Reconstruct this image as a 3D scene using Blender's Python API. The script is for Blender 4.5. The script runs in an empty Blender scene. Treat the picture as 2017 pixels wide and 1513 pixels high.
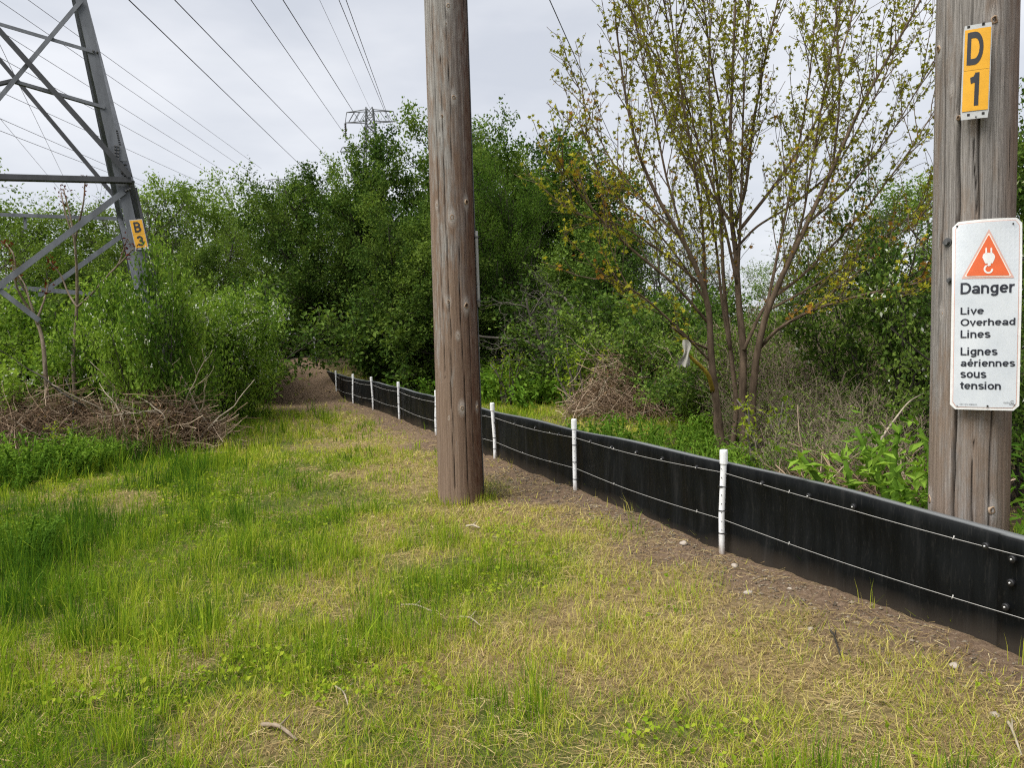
import bpy, math, random
import numpy as np
from mathutils import Vector, Matrix

# ------------------------------------------------------------------ camera, sky, sun, exposure
SC = bpy.context.scene
COL = SC.collection
FPX, PW, PH = 1515.0, 2017, 1513          # focal length in pixels of the photograph, its size
EYE = np.array([0.0, 0.0, 1.6])
_th = math.atan((756.5 - 660.0) / FPX)
_ro = math.radians(1.45)
FWD = np.array([0, math.cos(_th), -math.sin(_th)])
_R0, _U0 = np.array([1.0, 0, 0]), np.array([0, math.sin(_th), math.cos(_th)])
RGT = math.cos(_ro) * _R0 - math.sin(_ro) * _U0
UPV = math.sin(_ro) * _R0 + math.cos(_ro) * _U0
cd = bpy.data.cameras.new('camera')
cam = bpy.data.objects.new('camera', cd)
COL.objects.link(cam)
cd.sensor_width = 36.0
cd.lens = 36.0 * FPX / PW
cd.clip_end = 3000
cam.matrix_world = Matrix(((RGT[0], UPV[0], -FWD[0], EYE[0]), (RGT[1], UPV[1], -FWD[1], EYE[1]),
                           (RGT[2], UPV[2], -FWD[2], EYE[2]), (0, 0, 0, 1)))
SC.camera = cam
SC.render.resolution_x, SC.render.resolution_y = 1024, 769

SUN_EL, SUN_AZ = math.radians(58), math.radians(-125)      # azimuth from +Y, clockwise: sun behind and to the left
wd = bpy.data.worlds.new('World')
SC.world = wd
wd.use_nodes = True
nt = wd.node_tree
nt.nodes.clear()
wo = nt.nodes.new('ShaderNodeOutputWorld')
bg = nt.nodes.new('ShaderNodeBackground')
sky = nt.nodes.new('ShaderNodeTexSky')
sky.sky_type = 'NISHITA'
sky.sun_disc = False
sky.sun_elevation = SUN_EL
sky.sun_rotation = SUN_AZ
tc = nt.nodes.new('ShaderNodeTexCoord')
mp = nt.nodes.new('ShaderNodeMapping')
mp.inputs['Scale'].default_value = (1.6, 1.6, 5.0)
nz = nt.nodes.new('ShaderNodeTexNoise')
nz.inputs['Scale'].default_value = 1.7
nz.inputs['Detail'].default_value = 5
nz.inputs['Roughness'].default_value = 0.5
cr = nt.nodes.new('ShaderNodeValToRGB')
cr.color_ramp.elements[0].position = 0.34
cr.color_ramp.elements[0].color = (0.585, 0.612, 0.670, 1)
cr.color_ramp.elements[1].position = 0.66
cr.color_ramp.elements[1].color = (0.800, 0.812, 0.845, 1)
vm = nt.nodes.new('ShaderNodeVectorMath')
vm.operation = 'SCALE'
vm.inputs['Scale'].default_value = 5.3
mx = nt.nodes.new('ShaderNodeMix')
mx.data_type = 'RGBA'
mx.inputs[0].default_value = 0.93          # thick overcast over the clear sky
nt.links.new(tc.outputs['Generated'], mp.inputs['Vector'])
nt.links.new(mp.outputs['Vector'], nz.inputs['Vector'])
nt.links.new(nz.outputs[0], cr.inputs[0])
nt.links.new(cr.outputs[0], vm.inputs[0])
nt.links.new(sky.outputs[0], mx.inputs[6])
nt.links.new(vm.outputs[0], mx.inputs[7])
nt.links.new(mx.outputs[2], bg.inputs[0])
bg.inputs[1].default_value = 0.056
nt.links.new(bg.outputs[0], wo.inputs[0])

sl = bpy.data.lights.new('sun', 'SUN')
sl.energy = 1.5
sl.angle = math.radians(45)
sl.color = (1.0, 0.97, 0.92)
so = bpy.data.objects.new('sun', sl)
COL.objects.link(so)
_sd = Vector((math.sin(SUN_AZ) * math.cos(SUN_EL), math.cos(SUN_AZ) * math.cos(SUN_EL), math.sin(SUN_EL)))
so.rotation_euler = _sd.to_track_quat('Z', 'Y').to_euler()
so.location = (0, 0, 30)
SC.view_settings.view_transform = 'Standard'
SC.view_settings.look = 'None'
SC.view_settings.exposure = 1.95
SC.view_settings.gamma = 1
SC.cycles.use_denoising = False
SC.cycles.filter_width = 1.2
SC.cycles.max_bounces = 4
SC.cycles.diffuse_bounces = 2
SC.cycles.glossy_bounces = 2
SC.cycles.transmission_bounces = 2
SC.cycles.use_adaptive_sampling = True
SC.cycles.adaptive_threshold = 0.02

# ------------------------------------------------------------------ helpers
def ray(px, py):
    return FWD + (px - 1008.5) / FPX * RGT - (py - 756.5) / FPX * UPV
def P(px, py, Y):                            # the point of the place seen at a photo pixel, Y metres ahead
    d = ray(px, py)
    return EYE + d * (Y / d[1])
def G(px, py, h=0.0):                        # ... at height h
    d = ray(px, py)
    return EYE + d * ((h - 1.6) / d[2])
def lin(r, g, b):
    f = lambda c: (c / 255 / 12.92) if c / 255 <= 0.04045 else ((c / 255 + 0.055) / 1.055) ** 2.4
    return (f(r), f(g), f(b), 1)
def unit(v):
    v = np.asarray(v, float)
    return v / (np.linalg.norm(v) + 1e-12)

def vnoise(x, y, seed=0):
    x, y = np.asarray(x, float), np.asarray(y, float)
    xi, yi = np.floor(x).astype(np.int64), np.floor(y).astype(np.int64)
    xf, yf = x - xi, y - yi
    xf, yf = xf * xf * (3 - 2 * xf), yf * yf * (3 - 2 * yf)
    def h(a, b):
        n = (a * 374761393 + b * 668265263 + seed * 974634541) & 0x7fffffff
        n = ((n ^ (n >> 13)) * 1274126177) & 0x7fffffff
        n = n ^ (n >> 16)
        return (n & 0xffff) / 65535.0
    return ((h(xi, yi) * (1 - xf) + h(xi + 1, yi) * xf) * (1 - yf) + (h(xi, yi + 1) * (1 - xf) + h(xi + 1, yi + 1) * xf) * yf)
def fbm(x, y, seed=0, octs=4):
    s, a, t = 0, 0.5, 0
    for i in range(octs):
        s = s + a * vnoise(np.asarray(x) * 2 ** i, np.asarray(y) * 2 ** i, seed + i)
        t += a
        a *= 0.5
    return s / t
def sstep(a, b, x):
    t = np.clip((x - a) / (np.asarray(b) - a), 0, 1)
    return t * t * (3 - 2 * t)

def mesh_arrays(name, verts, faces_list, attrs=None, uv=None, smooth=False):
    me = bpy.data.meshes.new(name)
    verts = np.asarray(verts, np.float32)
    faces_list = [np.asarray(f, np.int32) for f in faces_list if len(f)]
    nl = sum(f.size for f in faces_list)
    npoly = sum(len(f) for f in faces_list)
    me.vertices.add(len(verts))
    me.vertices.foreach_set('co', verts.ravel())
    me.loops.add(nl)
    li = np.concatenate([f.ravel() for f in faces_list])
    me.loops.foreach_set('vertex_index', li)
    me.polygons.add(npoly)
    tot = np.concatenate([np.full(len(f), f.shape[1], np.int32) for f in faces_list])
    st = np.concatenate([[0], np.cumsum(tot)[:-1]]).astype(np.int32)
    me.polygons.foreach_set('loop_start', st)
    me.polygons.foreach_set('loop_total', tot)
    me.polygons.foreach_set('use_smooth', np.full(npoly, bool(smooth)))
    me.update(calc_edges=True)
    for k, v in (attrs or {}).items():
        a = me.attributes.new(k, 'FLOAT', 'POINT')
        a.data.foreach_set('value', np.asarray(v, np.float32))
    if uv is not None:
        l = me.uv_layers.new(name='grain')
        l.data.foreach_set('uv', np.asarray(uv, np.float32)[li].ravel())
    return me
def obj(name, me, mat=None, parent=None, loc=None):
    o = bpy.data.objects.new(name, me)
    COL.objects.link(o)
    if mat is not None and me is not None and not me.materials:
        me.materials.append(mat)
    if parent is not None:
        o.parent = parent
    if loc is not None:
        o.location = tuple(loc)
    return o
def tag(o, label=None, cat=None, group=None, kind=None):
    for k, v in (('label', label), ('category', cat), ('group', group), ('kind', kind)):
        if v:
            o[k] = v
    return o
def empty(name, loc=(0, 0, 0)):
    o = bpy.data.objects.new(name, None)
    o.empty_display_size = 0.2
    COL.objects.link(o)
    o.location = tuple(loc)
    return o

class MB:                                    # collects pieces of one mesh
    def __init__(s):
        s.v, s.f3, s.f4, s.n, s.at = [], [], [], 0, []
    def add(s, v, f3=None, f4=None, shade=None):
        v = np.asarray(v, float)
        if f3 is not None and len(f3):
            s.f3.append(np.asarray(f3) + s.n)
        if f4 is not None and len(f4):
            s.f4.append(np.asarray(f4) + s.n)
        s.v.append(v)
        s.at.append(np.full(len(v), 0.5) if shade is None else (np.full(len(v), shade) if np.isscalar(shade) else shade))
        s.n += len(v)
    def mesh(s, name, smooth=False, off=None):
        v = np.concatenate(s.v)
        if off is not None:
            v = v - np.asarray(off)
        fl = []
        if s.f3: fl.append(np.concatenate(s.f3))
        if s.f4: fl.append(np.concatenate(s.f4))
        return mesh_arrays(name, v, fl, {'shade': np.concatenate(s.at)}, smooth=smooth)
    def tube(s, pts, rad, sides=6, cap=True, shade=None):
        pts = np.asarray(pts, float)
        n = len(pts)
        rad = np.full(n, rad) if np.isscalar(rad) else np.asarray(rad, float)
        t = np.gradient(pts, axis=0)
        t /= (np.linalg.norm(t, axis=1, keepdims=True) + 1e-12)
        ref = np.array([0.31, 0.87, 0.38]) if abs(unit(pts[-1] - pts[0])[2]) > 0.7 else np.array([0.1, 0.05, 1.0])
        u = np.cross(t, ref)
        u /= (np.linalg.norm(u, axis=1, keepdims=True) + 1e-12)
        w = np.cross(t, u)
        a = np.arange(sides) * 2 * math.pi / sides
        v = pts[:, None, :] + rad[:, None, None] * (np.cos(a)[None, :, None] * u[:, None, :] + np.sin(a)[None, :, None] * w[:, None, :])
        v = v.reshape(-1, 3)
        i = np.arange(n - 1)[:, None] * sides
        j = np.arange(sides)[None, :]
        k = (j + 1) % sides
        q = np.stack([i + j, i + k, i + sides + k, i + sides + j], -1).reshape(-1, 4)
        f3 = []
        if cap:
            v = np.concatenate([v, pts[:1], pts[-1:]])
            b, e = n * sides, n * sides + 1
            jj = np.arange(sides)
            kk = (jj + 1) % sides
            f3 = np.concatenate([np.stack([np.full(sides, b), kk, jj], -1), np.stack([np.full(sides, e), (n - 1) * sides + jj, (n - 1) * sides + kk], -1)])
        s.add(v, f3, q, shade)
    def box(s, c, ax, ay, az, hx, hy, hz):
        c, ax, ay, az = (np.asarray(q, float) for q in (c, ax, ay, az))
        v = [c + ax * hx * i + ay * hy * j + az * hz * k for k in (-1, 1) for j in (-1, 1) for i in (-1, 1)]
        s.add(v, None, [[0, 2, 3, 1], [4, 5, 7, 6], [0, 1, 5, 4], [2, 6, 7, 3], [0, 4, 6, 2], [1, 3, 7, 5]])
    def prism(s, prof, p0, p1, u, w):        # 2-D profile (k,2) swept from p0 to p1
        k = len(prof)
        prof = np.asarray(prof, float)
        a = np.asarray(p0)[None] + prof[:, :1] * u[None] + prof[:, 1:] * w[None]
        b = np.asarray(p1)[None] + prof[:, :1] * u[None] + prof[:, 1:] * w[None]
        f4 = [[i, (i + 1) % k, k + (i + 1) % k, k + i] for i in range(k)]
        if k == 6:                           # an L section: its ends as two quads each
            f4 += [[0, 3, 2, 1], [0, 5, 4, 3], [6, 7, 8, 9], [6, 9, 10, 11]]
        s.add(np.concatenate([a, b]), None, f4)

# ------------------------------------------------------------------ materials
def newmat(name):
    m = bpy.data.materials.new(name)
    m.use_nodes = True
    t = m.node_tree
    return m, t, t.nodes['Principled BSDF'], t.nodes['Material Output']
def node(t, typ, **kw):
    n = t.nodes.new(typ)
    for k, v in kw.items():
        if k.startswith('i_'):
            key = k[2:]
            n.inputs[int(key) if key.isdigit() else key].default_value = v
        else:
            setattr(n, k, v)
    return n
def ramp(t, fac, stops):
    r = t.nodes.new('ShaderNodeValToRGB')
    e = r.color_ramp.elements
    while len(e) < len(stops):
        e.new(0.5)
    for q, (p, c) in zip(e, stops):
        q.position = p
        q.color = c if len(c) == 4 else (*c, 1)
    t.links.new(fac, r.inputs[0])
    return r.outputs[0]
def mixc(t, fac, a, b, mode='MIX'):
    m = t.nodes.new('ShaderNodeMix')
    m.data_type = 'RGBA'
    m.blend_type = mode
    for s, v in ((m.inputs[0], fac), (m.inputs[6], a), (m.inputs[7], b)):
        if hasattr(v, 'is_linked'):
            t.links.new(v, s)
        else:
            s.default_value = v
    return m.outputs[2]
def noise(t, vec, scale, detail=4, rough=0.55):
    n = node(t, 'ShaderNodeTexNoise')
    n.inputs['Scale'].default_value = scale
    n.inputs['Detail'].default_value = detail
    n.inputs['Roughness'].default_value = rough
    if vec is not None:
        t.links.new(vec, n.inputs['Vector'])
    return n.outputs[0]
def mapped(t, vec, scale):
    m = t.nodes.new('ShaderNodeMapping')
    m.inputs['Scale'].default_value = scale
    t.links.new(vec, m.inputs['Vector'])
    return m.outputs[0]
def bump(t, b, h, strength, dist):
    n = t.nodes.new('ShaderNodeBump')
    n.inputs['Strength'].default_value = strength
    n.inputs['Distance'].default_value = dist
    t.links.new(h, n.inputs['Height'])
    t.links.new(n.outputs[0], b.inputs['Normal'])
def attr(t, name):
    return node(t, 'ShaderNodeAttribute', attribute_name=name).outputs['Fac']
def geo_pos(t):
    return node(t, 'ShaderNodeNewGeometry').outputs['Position']
def objco(t):
    return node(t, 'ShaderNodeTexCoord').outputs['Object']

def leaf_mat(name, stops, trans=0.3, gloss=0.0):
    m, t, b, out = newmat(name)
    t.nodes.remove(b)
    c = ramp(t, attr(t, 'shade'), stops)
    oi = node(t, 'ShaderNodeObjectInfo')
    hv = node(t, 'ShaderNodeHueSaturation')
    mr = node(t, 'ShaderNodeMapRange', i_3=0.86, i_4=1.16)
    t.links.new(oi.outputs['Random'], mr.inputs[0])
    t.links.new(mr.outputs[0], hv.inputs['Value'])
    t.links.new(c, hv.inputs['Color'])
    c = hv.outputs[0]
    d = node(t, 'ShaderNodeBsdfDiffuse')
    tr = node(t, 'ShaderNodeBsdfTranslucent')
    g = node(t, 'ShaderNodeBsdfGlossy', i_Roughness=0.45)
    t.links.new(c, d.inputs[0])
    ty = mixc(t, 1.0, c, (1.15, 1.2, 0.55, 1), 'MULTIPLY')
    t.links.new(ty, tr.inputs[0])
    m1 = node(t, 'ShaderNodeMixShader', i_0=trans)
    t.links.new(d.outputs[0], m1.inputs[1])
    t.links.new(tr.outputs[0], m1.inputs[2])
    if gloss < 0.045:
        t.links.new(m1.outputs[0], out.inputs[0])
        return m
    m2 = node(t, 'ShaderNodeMixShader', i_0=gloss)
    t.links.new(m1.outputs[0], m2.inputs[1])
    t.links.new(g.outputs[0], m2.inputs[2])
    t.links.new(m2.outputs[0], out.inputs[0])
    return m
def bark_mat(name, a, b_, rough=0.9, sc=14):
    m, t, b, out = newmat(name)
    o = objco(t)
    n = noise(t, mapped(t, o, (1, 1, 0.3)), sc, 5)
    c = ramp(t, n, [(0.3, a), (0.7, b_)])
    t.links.new(c, b.inputs['Base Color'])
    b.inputs['Roughness'].default_value = rough
    b.inputs['Specular IOR Level'].default_value = 0.2
    bump(t, b, n, 0.5, 0.01)
    return m
def stick_mat(name, stops):
    m, t, b, out = newmat(name)
    c = ramp(t, attr(t, 'shade'), stops)
    t.links.new(c, b.inputs['Base Color'])
    b.inputs['Roughness'].default_value = 0.9
    b.inputs['Specular IOR Level'].default_value = 0.15
    return m

M = {}
M['leaf_dark'] = leaf_mat('leaf_dark_green', [(0, (0.027, 0.056, 0.012)), (0.45, (0.068, 0.122, 0.025)), (1, (0.160, 0.232, 0.046))], 0.28)
M['leaf_mid'] = leaf_mat('leaf_mid_green', [(0, (0.036, 0.072, 0.016)), (0.45, (0.090, 0.150, 0.030)), (1, (0.190, 0.265, 0.052))], 0.32)
M['leaf_pale'] = leaf_mat('leaf_pale_green', [(0, (0.070, 0.115, 0.022)), (0.5, (0.130, 0.200, 0.040)), (1, (0.210, 0.290, 0.070))], 0.35)
M['leaf_fine'] = leaf_mat('leaf_fine_green', [(0, (0.032, 0.070, 0.012)), (0.5, (0.070, 0.138, 0.021)), (1, (0.130, 0.215, 0.035))], 0.3)
M['leaf_bush'] = leaf_mat('leaf_bright_shrub', [(0, (0.055, 0.112, 0.018)), (0.4, (0.140, 0.240, 0.034)), (1, (0.275, 0.390, 0.065))], 0.36)
M['leaf_maple'] = leaf_mat('leaf_young_maple', [(0, (0.32, 0.150, 0.034)), (0.22, (0.30, 0.200, 0.030)), (0.34, (0.165, 0.165, 0.026)), (0.7, (0.260, 0.258, 0.027)), (1, (0.43, 0.40, 0.042))], 0.35)
M['leaf_weed'] = leaf_mat('leaf_weed', [(0, (0.050, 0.110, 0.014)), (0.5, (0.105, 0.200, 0.024)), (1, (0.190, 0.300, 0.042))], 0.33)
M['leaf_yellow'] = leaf_mat('leaf_yellow_green', [(0, (0.10, 0.16, 0.015)), (0.5, (0.19, 0.27, 0.025)), (1, (0.32, 0.36, 0.04))], 0.35)
M['leaf_red'] = leaf_mat('bud_red', [(0, (0.10, 0.020, 0.012)), (1, (0.16, 0.045, 0.022))], 0.2)
M['leaf_dead'] = leaf_mat('leaf_dead_brown', [(0, (0.060, 0.036, 0.020)), (0.5, (0.150, 0.090, 0.050)), (1, (0.30, 0.20, 0.115))], 0.2, 0.02)
M['grass'] = leaf_mat('grass_green', [(0, (0.048, 0.110, 0.013)), (0.3, (0.150, 0.250, 0.019)), (0.62, (0.300, 0.378, 0.031)), (0.85, (0.440, 0.435, 0.062)), (1, (0.54, 0.47, 0.15))], 0.3, 0.04)
M['straw'] = leaf_mat('straw', [(0, (0.15, 0.095, 0.050)), (0.4, (0.32, 0.235, 0.105)), (0.75, (0.46, 0.365, 0.165)), (1, (0.58, 0.50, 0.28))], 0.15, 0.03)
M['flower'] = leaf_mat('petal_white', [(0, (0.55, 0.58, 0.45)), (1, (0.80, 0.82, 0.74))], 0.3, 0.02)
M['bark_grey'] = bark_mat('bark_grey', (0.045, 0.040, 0.033), (0.13, 0.115, 0.095))
M['bark_dark'] = bark_mat('bark_dark', (0.022, 0.019, 0.015), (0.065, 0.056, 0.045))
M['bark_maple'] = bark_mat('bark_maple', (0.060, 0.042, 0.027), (0.165, 0.118, 0.080), sc=18)
M['bark_tan'] = bark_mat('bark_tan', (0.13, 0.100, 0.070), (0.29, 0.23, 0.17), sc=20)
M['bark_pale'] = bark_mat('bark_pale', (0.20, 0.165, 0.12), (0.42, 0.36, 0.27), sc=16)
M['stick'] = stick_mat('dead_stick', [(0, (0.040, 0.026, 0.017)), (0.4, (0.140, 0.092, 0.058)), (0.75, (0.29, 0.205, 0.135)), (1, (0.50, 0.40, 0.29))])
M['stick_grey'] = stick_mat('dry_stem', [(0, (0.035, 0.028, 0.021)), (0.5, (0.10, 0.080, 0.058)), (1, (0.24, 0.20, 0.145))])

def metal_mat(name, a, b_, rough, metal=0.0, sc=6, strk=(1, 1, 0.25)):
    m, t, b, out = newmat(name)
    o = objco(t)
    n = noise(t, mapped(t, o, strk), sc, 6, 0.65)
    t.links.new(ramp(t, n, [(0.32, a), (0.68, b_)]), b.inputs['Base Color'])
    b.inputs['Roughness'].default_value = rough
    b.inputs['Metallic'].default_value = metal
    return m
M['steel'] = metal_mat('galvanised_steel', (0.070, 0.076, 0.085), (0.135, 0.145, 0.160), 0.7, 0.0)
M['steel_shaded'] = metal_mat('shaded_underside_steel', (0.022, 0.024, 0.027), (0.048, 0.050, 0.055), 0.75, 0.0)  # same steel, darkened: underside shade painted into the near-black members
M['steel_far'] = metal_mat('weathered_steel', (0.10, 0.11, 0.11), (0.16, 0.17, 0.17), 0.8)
M['bolt'] = metal_mat('bolt_steel', (0.06, 0.06, 0.06), (0.12, 0.12, 0.12), 0.6, 0.3, 60)
M['wire'] = metal_mat('conductor', (0.10, 0.105, 0.115), (0.14, 0.145, 0.155), 0.7)
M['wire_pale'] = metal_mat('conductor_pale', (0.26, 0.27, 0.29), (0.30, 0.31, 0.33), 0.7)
M['insulator'] = metal_mat('insulator', (0.05, 0.045, 0.04), (0.08, 0.07, 0.065), 0.3)
def plain(name, c, rough=0.5, spec=0.5):
    m, t, b, out = newmat(name)
    n = noise(t, objco(t), 25, 4)
    k = 0.88
    t.links.new(ramp(t, n, [(0.3, tuple(x * k for x in c[:3])), (0.65, c[:3])]), b.inputs['Base Color'])
    b.inputs['Roughness'].default_value = rough
    b.inputs['Specular IOR Level'].default_value = spec
    return m
M['pvc'] = plain('white_pvc', (0.80, 0.81, 0.82), 0.4)
def pvc_mat():
    m, t, b, out = newmat('muddied_white_pvc')
    p = geo_pos(t)
    n1 = noise(t, mapped(t, p, (30, 30, 8)), 1.0, 5, 0.65)
    sx = node(t, 'ShaderNodeSeparateXYZ')
    t.links.new(p, sx.inputs[0])
    k = node(t, 'ShaderNodeMath', operation='MULTIPLY_ADD', i_1=-0.34, i_2=0.17)
    t.links.new(n1, k.inputs[0])
    a_ = node(t, 'ShaderNodeMath', operation='ADD')
    t.links.new(sx.outputs[2], a_.inputs[0])
    t.links.new(k.outputs[0], a_.inputs[1])
    c = ramp(t, n1, [(0.3, (0.66, 0.66, 0.65)), (0.6, (0.80, 0.81, 0.82))])
    c = mixc(t, ramp(t, a_.outputs[0], [(0.04, (0.8, 0.8, 0.8)), (0.15, (0, 0, 0))]), c, (0.22, 0.16, 0.11, 1))
    t.links.new(c, b.inputs['Base Color'])
    b.inputs['Roughness'].default_value = 0.45
    return m
M['pvc'] = pvc_mat()
M['black'] = plain('black_plastic', (0.010, 0.010, 0.011), 0.45)
M['hole'] = plain('dark_hole', (0.02, 0.018, 0.016), 0.9)
M['twine'] = plain('white_twine', (0.46, 0.45, 0.42), 0.8)
M['rivet'] = plain('white_rivet', (0.7, 0.7, 0.68), 0.5)
M['plate'] = plain('aluminium_plate', (0.46, 0.47, 0.47), 0.5)
M['yellow'] = plain('sign_yellow', (0.72, 0.36, 0.012), 0.45)
M['ink'] = plain('sign_black', (0.018, 0.019, 0.024), 0.5)
M['ink_blue'] = plain('sign_navy_black', (0.014, 0.016, 0.026), 0.5)
M['ink_grey'] = plain('sign_grey_print', (0.20, 0.21, 0.22), 0.5)
M['orange'] = plain('sign_orange', (0.68, 0.125, 0.035), 0.45)
M['pink'] = plain('sign_faded_pink', (0.62, 0.38, 0.32), 0.5)
M['cream'] = plain('sign_cream', (0.78, 0.70, 0.62), 0.5)
M['conduit'] = plain('grey_moulding', (0.24, 0.24, 0.23), 0.6)
M['stone'] = plain('pebble', (0.36, 0.31, 0.26), 0.85)
M['bag'] = plain('torn_plastic', (0.40, 0.38, 0.33), 0.5)
M['moss'] = bark_mat('yellow_lichen_wood', (0.20, 0.135, 0.02), (0.34, 0.25, 0.03))

def sign_white():
    m, t, b, out = newmat('sign_white_paint')
    o = objco(t)
    n1 = noise(t, o, 7, 5, 0.6)
    n2 = noise(t, mapped(t, o, (60, 60, 9)), 1.0, 4)
    c = ramp(t, n1, [(0.3, (0.50, 0.535, 0.57)), (0.7, (0.60, 0.63, 0.655))])
    c = mixc(t, ramp(t, n2, [(0.62, (0, 0, 0)), (0.85, (0.12, 0.12, 0.12))]), c, (0.46, 0.45, 0.42, 1))
    t.links.new(c, b.inputs['Base Color'])
    b.inputs['Roughness'].default_value = 0.42
    return m
M['sign_white'] = sign_white()
M['sign_rim'] = plain('sign_rim_white', (0.74, 0.74, 0.72), 0.45)

def sheet_mat():
    m, t, b, out = newmat('black_fence_sheet')
    p = geo_pos(t)
    streak = noise(t, mapped(t, p, (7, 7, 0.7)), 1.5, 6, 0.65)
    fine = noise(t, mapped(t, p, (40, 40, 7)), 1.6, 4, 0.7)
    big = noise(t, p, 1.3, 3)
    c = ramp(t, streak, [(0.42, (0.0030, 0.0036, 0.0040)), (0.60, (0.006, 0.0068, 0.0072)), (0.76, (0.019, 0.0185, 0.018))])
    c = mixc(t, ramp(t, fine, [(0.56, (0, 0, 0)), (0.82, (0.30, 0.30, 0.30))]), c, (0.060, 0.055, 0.048, 1))
    sx = node(t, 'ShaderNodeSeparateXYZ')
    t.links.new(p, sx.inputs[0])
    ad = node(t, 'ShaderNodeMath', operation='MULTIPLY_ADD', i_1=0.35, i_2=-0.14)
    t.links.new(big, ad.inputs[0])
    sb = node(t, 'ShaderNodeMath', operation='SUBTRACT')
    t.links.new(sx.outputs[2], sb.inputs[0])
    t.links.new(ad.outputs[0], sb.inputs[1])
    c = mixc(t, ramp(t, sb.outputs[0], [(0.02, (0.5, 0.5, 0.5)), (0.13, (0, 0, 0))]), c, (0.060, 0.048, 0.037, 1))   # soil splash at the foot
    t.links.new(c, b.inputs['Base Color'])
    r = ramp(t, streak, [(0.3, (0.40, 0.40, 0.40)), (0.7, (0.62, 0.62, 0.62))])
    t.links.new(r, b.inputs['Roughness'])
    c = mixc(t, attr(t, 'lip_sheen'), c, (0.17, 0.178, 0.18, 1))  # sky reflection along the folded lip, painted in as a paler grey
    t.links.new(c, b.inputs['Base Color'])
    b.inputs['Specular IOR Level'].default_value = 0.11
    bump(t, b, mixc(t, 0.7, fine, big), 0.12, 0.01)
    return m
M['sheet'] = sheet_mat()

def wood_mat(name, grey1, grey2, brown, stain, ustain, zst, brownlow):
    m, t, b, out = newmat(name)
    uv = node(t, 'ShaderNodeUVMap', uv_map='grain').outputs[0]
    g1 = noise(t, mapped(t, uv, (55, 0.9, 1)), 1.0, 6, 0.7)
    g2 = noise(t, mapped(t, uv, (190, 3.0, 1)), 1.0, 4, 0.7)
    blot = noise(t, mapped(t, uv, (5, 0.9, 1)), 1.0, 5, 0.6)
    chip = noise(t, mapped(t, uv, (26, 6, 1)), 1.0, 5, 0.65)
    crk = noise(t, mapped(t, uv, (42, 0.55, 1)), 1.0, 5, 0.6)
    c = ramp(t, g1, [(0.28, grey1), (0.70, grey2)])
    c = mixc(t, ramp(t, g2, [(0.28, (0.9, 0.9, 0.9)), (0.58, (0, 0, 0))]), c, tuple(x * 0.4 for x in grey1) + (1,))
    sx = node(t, 'ShaderNodeSeparateXYZ')
    t.links.new(uv, sx.inputs[0])
    # weathered silver has flaked off in places and lower down: brown wood
    mz = node(t, 'ShaderNodeMapRange', i_1=zst[0], i_2=zst[1], i_3=brownlow, i_4=0.0)
    t.links.new(sx.outputs[1], mz.inputs[0])
    ad = node(t, 'ShaderNodeMath', operation='ADD')
    t.links.new(mz.outputs[0], ad.inputs[0])
    t.links.new(blot, ad.inputs[1])
    ad2 = node(t, 'ShaderNodeMath', operation='MULTIPLY_ADD', i_1=0.5, i_2=-0.22)
    t.links.new(chip, ad2.inputs[0])
    ad3 = node(t, 'ShaderNodeMath', operation='ADD')
    t.links.new(ad.outputs[0], ad3.inputs[0])
    t.links.new(ad2.outputs[0], ad3.inputs[1])
    fb = ramp(t, ad3.outputs[0], [(0.56, (0, 0, 0)), (0.74, (0.8, 0.8, 0.8))])
    cb = ramp(t, g1, [(0.25, tuple(x * 0.45 for x in brown)), (0.72, brown)])
    c = mixc(t, fb, c, cb)
    # dark reddish stain down one flank
    mu = node(t, 'ShaderNodeMapRange', i_1=ustain[0], i_2=ustain[1], i_3=0.0, i_4=1.0)
    t.links.new(sx.outputs[0], mu.inputs[0])
    mm = node(t, 'ShaderNodeMath', operation='MULTIPLY')
    t.links.new(mu.outputs[0], mm.inputs[0])
    t.links.new(ramp(t, chip, [(0.34, (1, 1, 1)), (0.66, (0.35, 0.35, 0.35))]), mm.inputs[1])
    cs = ramp(t, g2, [(0.3, tuple(x * 0.5 for x in stain)), (0.7, stain)])
    c = mixc(t, mm.outputs[0], c, cs)
    ck = ramp(t, crk, [(0.315, (0.9, 0.9, 0.9)), (0.36, (0, 0, 0))])
    c = mixc(t, ck, c, (0.018, 0.013, 0.010, 1))
    kn = attr(t, 'knot')
    c = mixc(t, ramp(t, kn, [(0.15, (0, 0, 0)), (0.7, (0.35, 0.35, 0.35))]), c, tuple(min(1, x * 1.2) for x in grey2) + (1,))
    c = mixc(t, attr(t, 'crack'), c, (0.012, 0.009, 0.007, 1))
    t.links.new(c, b.inputs['Base Color'])
    b.inputs['Roughness'].default_value = 0.88
    b.inputs['Specular IOR Level'].default_value = 0.2
    h = mixc(t, 0.4, g1, g2)
    h = mixc(t, ck, h, (0, 0, 0, 1))
    bump(t, b, h, 0.9, 0.014)
    return m

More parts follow.
